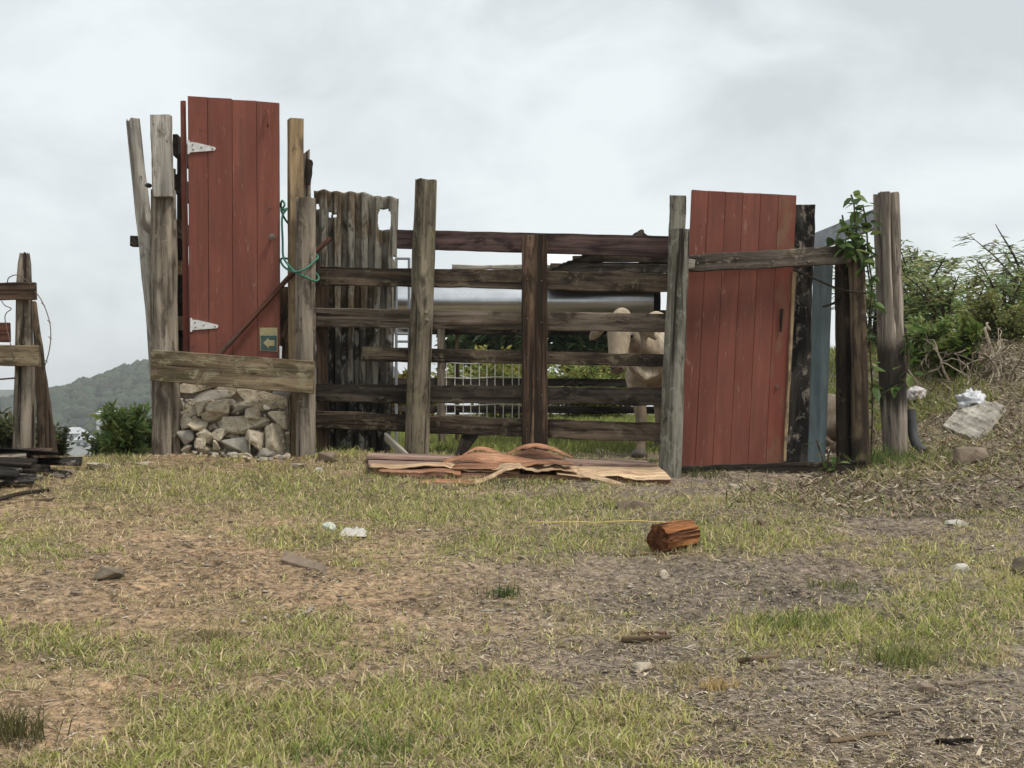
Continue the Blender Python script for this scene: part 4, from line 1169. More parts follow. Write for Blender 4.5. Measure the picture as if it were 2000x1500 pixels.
def animal(name, lofts, M, mat, label, voxel=.016, smooth=6):
    verts, faces = [], []
    for pts, rad in lofts:
        v, f, a = loft_geo(pts, rad, n=16)
        o_ = len(verts)
        verts += v; faces += [tuple(i + o_ for i in q) for q in f]
    me = mesh_from(name, verts, faces, mat, True)
    o = put(name, me, M)
    rm = o.modifiers.new('skin', 'REMESH'); rm.mode = 'VOXEL'; rm.voxel_size = voxel; rm.use_smooth_shade = True
    sm = o.modifiers.new('smooth', 'SMOOTH'); sm.factor = .5; sm.iterations = smooth
    return tag(o, label, 'cow')
V = Vector
def cow():
    # local: forward -Y, up Z, feet at z=0 ; head nearest the camera
    L = []
    L.append(([V((0, 1.62, .90)), V((0, 1.52, .95)), V((0, 1.3, .95)), V((0, 1.0, .90)), V((0, .65, .86)), V((0, .35, .86)), V((0, .12, .88)), V((0, .0, .88))],
              [(.10, .08), (.22, .19), (.29, .26), (.33, .30), (.34, .31), (.31, .27), (.26, .21), (.16, .13)]))
    L.append(([V((0, .45, 1.08)), V((0, .30, 1.16)), V((0, .15, 1.12)), V((0, .02, 1.05))], [(.05, .05), (.09, .10), (.10, .11), (.07, .1)]))       # hump
    # neck turns to the head, which sits to the left of the body
    L.append(([V((0, .25, .95)), V((-.06, .02, .97)), V((-.15, -.16, 1.03)), V((-.20, -.28, 1.10))], [(.22, .26), (.15, .23), (.11, .18), (.09, .13)]))
    L.append(([V((-.03, .05, .78)), V((-.10, -.08, .74)), V((-.15, -.16, .80)), V((-.19, -.25, .95))], [(.05, .12), (.045, .12), (.04, .10), (.035, .08)]))   # dewlap
    # head: poll, forehead, face, muzzle
    L.append(([V((-.20, -.26, 1.215)), V((-.205, -.30, 1.19)), V((-.21, -.35, 1.12)), V((-.212, -.40, 1.02)), V((-.212, -.445, .90)), V((-.21, -.475, .80)), V((-.21, -.485, .745)), V((-.21, -.475, .715))],
              [(.045, .05), (.085, .075), (.108, .105), (.105, .10), (.082, .085), (.075, .072), (.07, .062), (.045, .04)]))
    for sx in (-1, 1):
        L.append(([V((-.205 + sx * .09, -.29, 1.12)), V((-.205 + sx * .17, -.27, 1.09)), V((-.205 + sx * .24, -.27, 1.03)), V((-.205 + sx * .28, -.275, .98))], [(.022, .03), (.02, .05), (.02, .055), (.012, .018)]))  # ears
        L.append(([V((sx * .16, .20, .72)), V((sx * .145, .16, .55)), V((sx * .125, .14, .42)), V((sx * .12, .15, .36)), V((sx * .12, .16, .22)), V((sx * .12, .16, .12)), V((sx * .12, .13, .07)), V((sx * .12, .11, .0))],
                  [(.12, .10), (.085, .08), (.058, .055), (.055, .052), (.04, .038), (.04, .042), (.048, .05), (.055, .058)]))
        L.append(([V((sx * .18, 1.40, .80)), V((sx * .17, 1.38, .62)), V((sx * .15, 1.46, .47)), V((sx * .15, 1.52, .40)), V((sx * .15, 1.48, .22)), V((sx * .15, 1.46, .10)), V((sx * .15, 1.43, .0))],
                  [(.19, .14), (.14, .11), (.075, .06), (.06, .05), (.042, .04), (.046, .046), (.055, .058)]))
    L.append(([V((0, 1.60, .98)), V((0, 1.66, .85)), V((0, 1.67, .6)), V((0, 1.66, .42)), V((0, 1.66, .30))], [(.035, .035), (.025, .025), (.02, .02), (.035, .035), (.012, .012)]))
    loc = P(1274, 890, 12.3); loc.z = gz(loc.x, loc.y)
    Mx = Matrix.Translation(loc) @ Matrix.Rotation(math.radians(-14), 4, 'Z') @ Matrix.Diagonal((1.03, 1.03, 1.035, 1))
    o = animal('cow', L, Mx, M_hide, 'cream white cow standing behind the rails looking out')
    for sx in (-1, 1):
        c = V((-.21 + sx * .093, -.405, 1.015))
        v, f, a = loft_geo([c + V((0, -.018, 0)), c + V((0, -.012, 0)), c, c + V((0, .015, 0))], [.006, .018, .024, .015], n=12)
        put('eye', mesh_from('eye', [Vector(q) for q in v], f, M_eye, True), Mx, o)
        c = V((-.21 + sx * .035, -.535, .755))
        v, f, a = loft_geo([c + V((0, -.006, 0)), c + V((0, .02, 0))], [(.011, .017), (.006, .01)], n=10)
        put('nostril', mesh_from('nostril', [Vector(q) for q in v], f, M_nose, True), Mx, o)
        for yb in (.095, 1.415):
            c = V((sx * (.12 if yb < 1 else .15), yb, .0))
            v, f, a = loft_geo([c + V((0, 0, .06)), c + V((0, -.01, .03)), c + V((0, -.02, 0))], [.058, .066, .07], n=12)
            put('hoof', mesh_from('hoof', [Vector(q) for q in v], f, M_hoof, True), Mx, o)
cow()
def calf():
    # lying with legs folded, body across the view
    L = []
    L.append(([V((-.62, 0, .26)), V((-.52, 0, .30)), V((-.3, 0, .31)), V((0, 0, .29)), V((.3, 0, .30)), V((.45, -.02, .33)), V((.56, -.03, .36))],
              [(.08, .08), (.19, .2), (.25, .24), (.27, .26), (.23, .23), (.17, .17), (.10, .10)]))
    L.append(([V((.42, -.02, .36)), V((.58, -.06, .50)), V((.66, -.12, .62)), V((.68, -.16, .68))], [(.15, .15), (.11, .12), (.09, .09), (.05, .05)]))
    L.append(([V((.67, -.08, .70)), V((.68, -.15, .66)), V((.70, -.24, .60)), V((.71, -.33, .54)), V((.71, -.38, .51))], [(.05, .05), (.085, .085), (.08, .075), (.06, .055), (.04, .035)]))
    for s_ in (-1, 1):
        L.append(([V((.66, -.13, .69)), V((.68 + s_ * .09, -.1, .70)), V((.68 + s_ * .17, -.09, .67))], [(.02, .03), (.02, .045), (.01, .015)]))
        L.append(([V((.36, s_ * .16, .22)), V((.50, s_ * .2, .10)), V((.34, s_ * .24, .05)), V((.22, s_ * .24, .045))], [(.09, .08), (.055, .05), (.04, .04), (.045, .04)]))
        L.append(([V((-.42, s_ * .18, .26)), V((-.18, s_ * .28, .16)), V((-.42, s_ * .30, .06)), V((-.22, s_ * .34, .05)), V((-.10, s_ * .34, .045))], [(.16, .13), (.09, .08), (.05, .045), (.035, .035), (.04, .035)]))
    L.append(([V((-.6, 0, .32)), V((-.68, .04, .2)), V((-.66, .1, .06)), V((-.6, .16, .03))], [(.03, .03), (.02, .02), (.018, .018), (.025, .025)]))
    loc = P(1562, 852, 13.0); loc.z = gz(loc.x, loc.y) - .01
    Mx = Matrix.Translation(loc) @ Matrix.Rotation(math.radians(160), 4, 'Z')
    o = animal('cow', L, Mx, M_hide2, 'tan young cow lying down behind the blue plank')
    for s_ in (-1, 1):
        c = V((.685 + s_ * .07, -.2, .645))
        v, f, a = loft_geo([c + V((s_ * .018, -.01, 0)), c], [.012, .018], n=10)
        put('eye', mesh_from('eye', [Vector(q) for q in v], f, M_eye, True), Mx, o)
calf()

# ------------------------------------------------------------------ left fence and debris
lf = thing('rail_fence', 'short weathered rail fence with two broad rails and a leaning prop', 'fence', P(50, 880, 10.9))
log_px('post', [(48, 497, 18), (48, 512, 24), (47, 560, 29), (47, 640, 33), (48, 760, 40), (48, 905, 42)], 10.95, M_grey, lf, seed=61, rough=.1, cracks=4, capr=.02)
hslab('rail', -120, 553, 588, 67, 551, 585, 10.82, .05, M_upright, lf, n=12, rough=.006)
hslab('rail', -120, 674, 712, 76, 674, 716, 10.80, .05, M_lowboard, lf, n=12, rough=.006)
slab('prop', P(62, 588, 11.06), P(74, 900, 11.0), P(112, 900, 11.0), P(68, 588, 11.06), .05, M_brown, lf, n=14, rough=.008)
log_px('post', [(-110, 510, 30), (-112, 905, 36)], 10.95, M_grey, lf, seed=63)
def wire(name, pts, label, r=.004, mat=None):
    c = curve([P(*p) for p in pts], 6)
    v, f, a = tube_pts(c, r, 5)
    o = emit(name, v, f, mat or M_wire, None, smooth=True)
    return tag(o, label, 'wire')
bw = wire('barbed_wire', [(66, 566, 10.84), (80, 585, 10.8), (92, 612, 10.76), (99, 645, 10.74), (96, 685, 10.76), (83, 726, 10.85), (72, 740, 10.93)], 'loose barbed wire arcing from the short rail fence')
for (x, y) in [(84, 594), (96, 628), (98, 660), (90, 705)]:
    loft('barb', [P(x - 4, y - 3, 10.76), P(x, y, 10.77), P(x + 4, y + 3, 10.76)], [.002, .004, .002], M_wire, bw, n=5)
wire('barbed_wire', [(14, 552, 10.86), (18, 542, 10.8), (34, 537, 10.78), (52, 548, 10.79), (60, 556, 10.81)], 'short wire loop over the upper rail of short fence')
wire('barbed_wire', [(3, 588, 10.8), (10, 597, 10.78), (22, 603, 10.78), (12, 612, 10.78), (10, 626, 10.79), (18, 660, 10.78), (24, 690, 10.77), (34, 735, 10.90), (40, 800, 10.92)], 'kinked wire hanging between the rails of short fence')
o = loft('iron_rod', [P(-60, 746, 10.85), P(33, 738, 10.9)], [.007, .007], M_wire, n=6)
tag(o, 'thin straight iron rod fixed to the short fence post', 'rod')
o = hslab('channel_offcut', -40, 630, 668, 16, 630, 668, 10.86, .05, M_rustpole, n=4, rough=.004)
tag(o, 'rusty iron offcut lying between the two short fence rails', 'iron bar')
# dark sheet and old planks
def flat_quad(name, pts, th, mat, label, cat, group=None, n=8, rough=.01):
    A_, B_, C_, D_ = [Vector(p) for p in pts]
    v, f, ax_, nr = slab_geo(A_, B_, C_, D_, th, n=n, rough=rough, ch=.004)
    o = emit(name, v, f, mat, None, ax_, nr)
    return tag(o, label, cat, group)
flat_quad('black_sheet', [P(-150, 864, 9.75), P(112, 885, 9.95), P(122, 889, 10.45), P(-150, 893, 10.5)], .008, M_blackmetal, 'black metal sheet lying across the debris by short fence', 'metal sheet')
flat_quad('old_plank', [P(-120, 898, 10.05), P(92, 914, 10.2), P(96, 924, 9.95), P(-120, 912, 9.85)], .04, M_upright, 'old brown plank under the black metal sheet', 'plank')
flat_quad('old_plank', [P(-120, 920, 9.9), P(70, 905, 10.35), P(98, 908, 10.25), P(-110, 935, 9.75)], .035, M_grey, 'grey weathered plank crossing beneath the black sheet', 'plank')
flat_quad('dark_slab', [P(-120, 955, 9.7), P(96, 944, 9.95), P(112, 962, 9.55), P(-100, 992, 9.1)], .05, M_stone_dark, 'flat dark slab lying on the ground beside the debris', 'slab')
rd = random.Random(12)
for i in range(16):      # crossed boards stacked from the ground up to the sheet
    lay = i // 4
    xa = rd.uniform(-4.0, -3.55); ya = rd.uniform(9.45, 10.35); ln_ = rd.uniform(.35, .7); az = rd.uniform(-.5, .5)
    a_ = V((xa, ya, 0)); b_ = a_ + V((math.cos(az) * ln_, math.sin(az) * ln_, 0))
    b_.x = min(b_.x, -3.10 - .05 * lay)
    wv = V((math.sin(az), -math.cos(az), 0)) * rd.uniform(.06, .12)
    z0 = .035 + lay * .042
    qs = []
    for p, dz in ((a_, rd.uniform(0, .04)), (b_, rd.uniform(-.01, .02)), (b_ + wv, -.02), (a_ + wv, .0)):
        qs.append(V((p.x, p.y, gz(p.x, p.y) + z0 + dz)))
    flat_quad('broken_plank', qs, .025, rd.choice([M_black, M_brown, M_upright, M_grey, M_rail_black, M_char]), 'broken plank in the dark debris heap under the black sheet', 'plank', 'broken planks of the debris heap', n=6, rough=.012)
for i, (a, b, r, lab) in enumerate([((-30, 985, 9.1), (95, 958, 9.5), .014, 'dark curved stick lying on the flat dark slab'), ((-40, 998, 9.0), (150, 975, 9.35), .012, 'long pale stick on the grass before the dark slab'), ((-20, 940, 9.8), (60, 900, 10.2), .022, 'thick brown branch wedged into the debris by short fence')]):
    m_ = P(*a).lerp(P(*b), .5) + Vector((0, 0, .02))
    o = loft('stick', curve([P(*a), m_, P(*b)], 5), [r] * 11, M_black if i == 0 else M_stick, n=7, rough=.15)
    tag(o, lab, 'stick')

# ------------------------------------------------------------------ stones and scraps on the ground
def stone(name, px, py, w, h, mat, label, seed, cat='stone', depth=None, boxy=.35, sink=.5, Y=None):
    g_ = ground_px(px, py + h * .35) if Y is None else P(px, py + h * .35, Y)
    s = g_.y / F
    d = depth if depth else w * s * .45
    me = rock_mesh(name, w * s * .54, d, h * s * .62, mat, seed, npts=15, boxy=boxy)
    z = h * s * .62 * (1 - sink)
    o = put(name, me, Matrix.Translation((g_.x, g_.y, gz(g_.x, g_.y) + z - .01)) @ Matrix.Rotation(random.uniform(-.3, .3), 4, 'Z'))
    return tag(o, label, cat)
stone('stone', 643, 1028, 30, 24, M_palegreen, 'pale greenish lump on the grass beside a white rag', 1)
stone('rock', 212, 1119, 60, 34, M_stone_dark, 'grey rock half buried in the bare brown dirt', 2)
flat_quad('stone_shard', [ground_px(556, 1086) + V((0, 0, .035)), ground_px(636, 1112) + V((0, 0, .02)), ground_px(640, 1118) + V((0, -.01, .0)), ground_px(552, 1096) + V((0, -.03, .01))], .035, M_stone_brown, 'flat brown shard of stone below the white rag', 'stone')
stone('rock', 1800, 1340, 64, 30, M_stone_brown, 'brown rock with a pale stick behind it on mulch', 3)
stone('rock', 1895, 892, 74, 46, M_stone_brown, 'large brown boulder below the pale broken board', 4)
stone('stone', 1876, 1106, 40, 18, M_stone_pale, 'flat white stone in dry litter below the bank', 5)
stone('stone', 1868, 1020, 48, 16, M_stone_pale, 'long pale stone among twigs on the bank foot', 6)
stone('rock', 1996, 1100, 36, 40, M_stone_dark, 'dark pointed rock at the bank foot beside a white stone', 7)
stone('stone', 1298, 1117, 24, 18, M_stone, 'round tan stone on grey gravel below the orange log', 8)
stone('stone', 1421, 1092, 22, 16, M_stone_dark, 'small dark stone on grey gravel beyond the log', 9)
stone('stone', 1503, 1149, 28, 14, M_stone_dark, 'black lump lying on the dark gravel patch', 10)
stone('stone', 1559, 1168, 18, 9, M_stone_dark, 'tiny black lump beside the larger black lump', 11)
stone('stone', 1487, 1020, 26, 22, M_lowboard, 'small sawn stump end in the grass beyond the log', 12, cat='stump')
stone('stone', 1255, 1298, 44, 18, M_stone, 'low tan stone half buried below a thick stick', 13)
stone('stone', 640, 890, 44, 24, M_stone_brown, 'rounded brown stone at the foot of the rope-tied post', 14)
stone('stone', 622, 916, 18, 12, M_stone_pale, 'small white stone in front of the rope-tied post', 15)
stone('stone', 585, 908, 40, 12, M_stone, 'flat grey stone against the foot of rope-tied post', 16)
stone('stone', 1495, 945, 48, 14, M_stone, 'flat grey stone under the low dark foot board', 17)
stone('stone', 1440, 948, 40, 12, M_stone, 'pale flat stone before the hingeless red door', 18)
stone('stone', 1622, 976, 34, 14, M_stone, 'tan stone at the edge of the dry twigs', 19)
stone('stone', 1665, 990, 20, 12, M_stone, 'little tan stone near the twigs, smaller of two', 20)
stone('stone', 190, 908, 56, 16, M_stone, 'pale flat stone at the crest beside the bush', 21)
stone('stone', 130, 920, 40, 14, M_stone_brown, 'brown stone at the crest near the debris', 22)
stone('stone', 280, 903, 30, 12, M_stone, 'pale stone beneath the bush by the rubble posts', 23)
stone('stone', 1235, 985, 70, 22, M_stone_brown, 'low brown clod in grass before the lichened post', 24)
stone('stone', 1907, 1068, 30, 14, M_stone_dark, 'dark stone in dry grass above the white stone', 25)
stone('stone', 150, 1157, 28, 14, M_stone_brown, 'tan stone on bare reddish soil', 26)
stone('stone', 970, 1190, 20, 14, M_stone_dark, 'dark small stone beside a bleached stick', 27)
stone('stone', 1178, 870, 40, 14, M_stone, 'pale stone behind the fence under the lowest rail', 28, Y=13.2)
def rag(name, px, py, w, label, mat, cat='rag', seed=0, h=.05, d=.10):
    g_ = ground_px(px, py)
    s = g_.y / F
    nn = 14
    v, f = [], []
    for i in range(nn + 1):
        for j in range(8):
            u = i / nn - .5; t = j / 7 - .5
            x = u * w * s; y = t * d * 2
            e_ = max(0, 1 - (2 * u) ** 4) * max(0, 1 - (2 * t) ** 4)
            z = h * e_ * (0.35 + 0.75 * abs(mnoise.noise(Vector((u * 4 + seed, t * 3, 2)))) * 1.6)
            v.append(V((g_.x + x + .02 * mnoise.noise(V((t * 4, seed, 1))), g_.y + y + .03 * mnoise.noise(V((u * 5, seed, 4))), gz(g_.x + x, g_.y + y) + .008 + z)))
    for i in range(nn):
        for j in range(7):
            a = i * 8 + j; f.append((a, a + 8, a + 9, a + 1))
    o = emit(name, v, f, mat, None, smooth=True)
    return tag(o, label, cat)
rag('rag', 690, 1046, 50, 'crumpled white rag on the dirt', M_cloth, seed=3, h=.035, d=.07)
# yellow string running over the grass to the log
g1, g2 = ground_px(1030, 1028), ground_px(1300, 1027)
cpts = [g1.lerp(g2, i / 10) for i in range(11)]
for i, p in enumerate(cpts): p.z = gz(p.x, p.y) + .022 + .004 * math.sin(i)
v, f, a = tube_pts(cpts, .0035, 6)
tag(emit('string', v, f, M_string, None, smooth=True), 'yellow string stretched over the grass to the log', 'string')
# the orange log
def orange_log():
    g_ = ground_px(1318, 1078)
    s = g_.y / F
    c = V((g_.x, g_.y, gz(g_.x, g_.y)))
    r = 27 * s
    A_ = c + V((-34 * s, -.03, r * .95)); B_ = c + V((36 * s, .17, r * 1.08))
    n, m = 18, 40
    dv = (B_ - A_).normalized(); up = V((0, 0, 1)); sd = dv.cross(up).normalized(); up = sd.cross(dv)
    verts, faces = [], []
    for i in range(n + 1):
        t = i / n
        for j in range(m):
            a = 2 * math.pi * j / m
            fl = mnoise.noise(V((math.cos(a) * 3.4, math.sin(a) * 3.4, t * .9))) * .22 + mnoise.noise(V((math.cos(a) * 8, math.sin(a) * 8, t * 1.6 + 5))) * .13
            q = r * (1 + fl)
            verts.append(A_ + dv * ((B_ - A_).length * t + (.03 * mnoise.noise(V((a * 2.2, t, 3))) if i in (0, n) else 0)) + (sd * math.cos(a) + up * math.sin(a)) * q)
    for i in range(n):
        for j in range(m):
            a = i * m + j; b = i * m + (j + 1) % m
            faces.append((a, b, b + m, a + m))
    o = thing('cut_log', 'short rotten orange log lying on its side in the grass', 'log', c)
    emit('bark', verts, faces, M_log, o, dv)
    for k, i in ((0, 0), (1, n)):
        ring = verts[i * m:(i + 1) * m]; ce = sum(ring, V()) / m
        emit('cut_end', ring + [ce + dv * (.006 if i == 0 else -.006)], [(j, (j + 1) % m, m) for j in range(m)], M_logend, o, dv)
orange_log()
def ground_stick(a, b, r, mat, label, bend=.01, seed=0, lift=.0):
    A_, B_ = ground_px(*a), ground_px(*b)
    pts = []
    for i in range(9):
        p = A_.lerp(B_, i / 8)
        p = p + V((mnoise.noise(V((i * .5, seed, 0))), mnoise.noise(V((i * .5, seed, 5))), 0)) * bend * 2
        p.z = gz(p.x, p.y) + r * .8 + lift
        pts.append(p)
    o = loft('stick', pts, [r * (1 - .25 * i / 8) for i in range(9)], mat, n=8, rough=.15, seed=seed)
    return tag(o, label, 'stick')
ground_stick((1215, 1256), (1310, 1250), .016, M_stick, 'thick smooth brown stick on the trampled soil', seed=1)
ground_stick((1245, 1242), (1300, 1240), .010, M_rustpole, 'reddish thin stick just behind the thick brown stick', seed=2)
ground_stick((1830, 1342), (1940, 1333), .009, M_branch, 'pale straight stick behind the brown rock', seed=3)
ground_stick((1690, 1402), (1860, 1386), .008, M_branch, 'long pale stick on the dark mulch', seed=4)
ground_stick((1620, 1455), (1740, 1440), .012, M_stick, 'broken brown bark stick lying among mulch chips', seed=5)
ground_stick((1830, 1455), (1900, 1452), .010, M_black, 'dark short stick on the mulch beside paler chips', seed=6)
ground_stick((1440, 1298), (1525, 1288), .013, M_stick, 'dark knobbly stick lying on bare soil', seed=7)
ground_stick((1550, 1330), (1610, 1328), .007, M_branch, 'short pale stick lying on chips', seed=8)
ground_stick((582, 1208), (612, 1190), .008, M_bleached, 'small white bleached stick on brown dirt', seed=9)
ground_stick((940, 1196), (1000, 1194), .006, M_bleached, 'thin bleached stick near a small dark stone', seed=10)
ground_stick((875, 1450), (935, 1432), .010, M_branch, 'gnarled pale stick in the lush green grass', seed=11)
ground_stick((1740, 975), (1830, 955), .007, M_bleached, 'thin white stick on the litter of the bank foot', seed=12)
ground_stick((1850, 985), (1910, 960), .010, M_branch, 'forked pale stick at the bank foot', seed=13, bend=.03)
ground_stick((1220, 1085), (1330, 1083), .008, M_stick, 'slim brown stick on gravel under the log', seed=14)

# ------------------------------------------------------------------ bank on the right: slab, bags, dead branches
def on_bank(px, py): return ground_px(px, py, 9.0, 24.0)
b0 = on_bank(1840, 838); b1 = on_bank(1905, 862); b2 = on_bank(1960, 805); b3 = on_bank(1890, 790)
lift = V((0, 0, .03))
v, f, ax_, nr = slab_geo(b0 + lift, b1 + lift * .4, b2 + lift * 2.2, b3 + lift * 2.4, .06, n=6, rough=.02, ch=.01, endr=.02)
tag(emit('weathered_board', v, f, M_bleached, None, ax_, nr), 'pale weathered broken board tilted on the littered bank', 'board')
def bag(px, py, w, h, mat, label, seed):
    g_ = on_bank(px, py + h * .4)
    s = g_.y / F
    bm = bmesh.new(); bmesh.ops.create_icosphere(bm, subdivisions=4, radius=1)
    for v_ in bm.verts:
        n = abs(mnoise.noise(v_.co * 1.7 + V((seed, 0, 0)))) * .9 + abs(mnoise.noise(v_.co * 4 + V((0, seed, 0)))) * .4
        v_.co = V((v_.co.x * w * s * .62, v_.co.y * w * s * .5, v_.co.z * h * s * .62)) * (1.15 - n)
    me = bpy.data.meshes.new('plastic_bag'); bm.to_mesh(me); bm.free(); me.materials.append(mat)
    me.polygons.foreach_set('use_smooth', [True] * len(me.polygons))
    tag(put('plastic_bag', me, Matrix.Translation(g_ + V((0, 0, h * s * .42)))), label, 'plastic bag')
bag(1895, 786, 50, 40, M_plastic, 'crumpled white plastic bag above the pale broken board', 3)
bag(1790, 772, 34, 26, M_plastic_pink, 'dirty translucent bag in brush beside the corner post', 8)
def branch(a, b, r, lab, grp, seed, sag=.1, mat=M_branch, dz0=.05, dz1=.1):
    A_, B_ = on_bank(*a), on_bank(*b)
    A_ = A_ + V((0, 0, dz0)); B_ = B_ + V((0, 0, dz1))
    pts = []
    for i in range(13):
        t = i / 12
        p = A_.lerp(B_, t) + V((mnoise.noise(V((t * 3, seed, 0))), mnoise.noise(V((t * 3, seed, 7))), mnoise.noise(V((t * 3, seed, 3))) + math.sin(t * math.pi) * .8)) * sag
        p.z = max(p.z, gz(p.x, p.y) + r)
        pts.append(p)
    o = loft('dead_branch', pts, [r * (1 - .6 * i / 12) for i in range(13)], mat, n=6, rough=.1)
    return tag(o, lab, 'branch', grp)
branch((2080, 735), (1880, 722), .032, 'thick bare branch lying high along the bank', None, 1, .05)
branch((2060, 745), (1960, 738), .02, 'shorter bare branch under the thick one on bank', None, 2, .04)
branch((1936, 735), (1930, 695), .022, 'forked bare branch rising from the bank above the thick branch', None, 3, .12, dz1=.35)
rb = random.Random(5)
for i in range(46):
    x = rb.uniform(1775, 1985); y = rb.uniform(725, 790)
    if 1820 < x and y > 765: y -= 50
    branch((x, y), (x + rb.uniform(-90, 90), y + rb.uniform(-35, 25)), rb.uniform(.006, .013), 'thin bare dead branch tangled in the brush pile on the bank', 'dead branches of the brush pile', 10 + i, rb.uniform(.06, .2), dz1=rb.uniform(.05, .4))

# ------------------------------------------------------------------ foliage
def leaves_mesh(name, pos, dirs, ln, wd, cols, flatn=.5, seed=0):
    """one rhombic two-face leaf per position (numpy)"""
    r_ = np.random.default_rng(seed)
    n = len(pos)
    d = dirs / np.linalg.norm(dirs, axis=1, keepdims=True)
    up = np.stack([r_.normal(0, flatn, n), r_.normal(0, flatn, n), np.ones(n)], 1)
    s = np.cross(d, up); s /= np.maximum(np.linalg.norm(s, axis=1, keepdims=True), 1e-6)
    u = np.cross(s, d)
    ln = ln[:, None]; wd = wd[:, None]
    v0 = pos; v1 = pos + d * ln * .45 + s * wd * .5 + u * wd * .12; v2 = pos + d * ln - u * ln * .1; v3 = pos + d * ln * .45 - s * wd * .5 + u * wd * .12
    V_ = np.stack([v0, v1, v2, v3], 1).reshape(-1, 3)
    i = np.arange(n) * 4
    T = np.concatenate([np.stack([i, i + 1, i + 2], 1), np.stack([i, i + 2, i + 3], 1)])
    return big_mesh(name, V_, None, T, M_leaf, np.repeat(cols, 4, 0))

def shrub(name, base, h, spread, nb, per, ln, wd, col, label, cat, seed, trunk_r=.03, feather=False, droop=0.0, group=None, low=0.15):
    r_ = random.Random(seed); rn = np.random.default_rng(seed)
    root = thing(name, label, cat, base, group)
    tv, tf = [], []
    pos, dirs = [], []
    for b in range(nb):
        az = r_.uniform(0, 2 * math.pi); out = spread * r_.uniform(.25, 1.0); hh = h * r_.uniform(.45, 1.0)
        tip = V((math.cos(az) * out, math.sin(az) * out, hh))
        mid = V((tip.x * .35, tip.y * .35, hh * .6))
        pts = curve([base + V((r_.uniform(-.05, .05), r_.uniform(-.05, .05), -.15)), base + mid, base + tip], 6)
        rr = trunk_r * r_.uniform(.5, 1)
        v_, f_, _ = tube_pts(pts, [rr * (1 - .85 * i / (len(pts) - 1)) for i in range(len(pts))], 5)
        o_ = len(tv); tv += v_; tf += [tuple(i + o_ for i in q) for q in f_]
        # twigs
        for k in range(7):
            t = r_.uniform(low, 1.0); i0 = int(t * (len(pts) - 1)); p = pts[i0]
            ta = r_.uniform(0, 2 * math.pi); tl = spread * r_.uniform(.22, .5) * (1.15 - .5 * t)
            td = V((math.cos(ta), math.sin(ta), r_.uniform(-.15, .6) - droop)).normalized()
            tp = [p, p + td * tl * .5 + V((0, 0, .02)), p + td * tl - V((0, 0, droop * tl * .5))]
            v_, f_, _ = tube_pts(tp, [rr * .3, rr * .2, rr * .08], 4)
            o_ = len(tv); tv += v_; tf += [tuple(i + o_ for i in q) for q in f_]
            nl = per
            tt = rn.uniform(.1, 1.0, nl)
            a_ = np.array(p)[None] + np.array(td)[None] * (tt * tl)[:, None]
            a_ += rn.normal(0, .02 + .10 * tl, (nl, 3))
            dd = np.array(td)[None] * .8 + rn.normal(0, .55, (nl, 3))
            if feather: dd[:, 2] *= .22; dd[:, 2] -= .10
            pos.append(a_); dirs.append(dd)
    emit('trunk', tv, tf, M_bark, root, (0, 0, 1), (0, -1, 0), True)
    pos = np.concatenate(pos); dirs = np.concatenate(dirs); n = len(pos)
    zr = np.asarray(col)[None] * rn.uniform(.55, 1.45, (n, 1)) * np.stack([rn.uniform(.8, 1.35, n), np.ones(n), rn.uniform(.7, 1.2, n)], 1)
    me = leaves_mesh('crown', pos, dirs, ln * rn.uniform(.6, 1.3, n), wd * rn.uniform(.7, 1.3, n), zr, seed=seed)
    put('crown', me, Matrix.Identity(4), root)
    return root
def at(px, Y, dz=0.0):
    x = (px - 1000) * Y / F
    return V((x, Y, gz(x, Y) + dz))
# feathery bushes behind the bank
FE = (0.27, 0.34, 0.15)
shrub('feathery_bush', at(1790, 17.0), 1.22, 0.85, 15, 14, .15, .026, FE, 'feathery green bush right behind the split corner post', 'bush', 1, .035, True, .1)
shrub('feathery_bush', at(1895, 18.0), 0.85, 0.8, 14, 14, .15, .026, (0.26, .33, .16), 'feathery bush with a dark leaning stem above the bank', 'bush', 2, .04, True, .1)
shrub('feathery_bush', at(2020, 18.0), 1.55, 0.85, 14, 13, .15, .026, (0.24, .31, .15), 'tallest feathery bush on top of the bank', 'bush', 3, .04, True, .1)
shrub('feathery_bush', at(1700, 17.5), 1.2, 0.8, 11, 30, .12, .024, FE, 'feathery bush seen between the posts by the blue plank', 'bush', 4, .03, True, .1)
shrub('feathery_bush', at(1845, 16.2), 0.85, 0.7, 12, 15, .14, .026, (0.28, .35, .15), 'shorter feathery bush between the two bank bushes', 'bush', 8, .03, True, .1)
shrub('feathery_bush', at(1960, 17.2), 1.05, 0.75, 12, 15, .14, .026, (0.26, .33, .14), 'middle feathery bush beside the tallest one', 'bush', 9, .03, True, .1)
shrub('leafy_bush', at(1960, 16.6), .6, .7, 12, 46, .07, .028, (0.22, .25, .09), 'low dense olive bush on the bank top', 'bush', 5, .02)
shrub('leafy_bush', at(1815, 14.8), .5, .5, 12, 40, .075, .03, (0.20, .27, .09), 'low green bush on the bank behind the corner post', 'bush', 6, .02)
shrub('leafy_bush', at(1870, 14.2), .42, .35, 8, 40, .11, .07, (0.12, .17, .04), 'small bright green plant among the dead branches', 'plant', 7, .012)
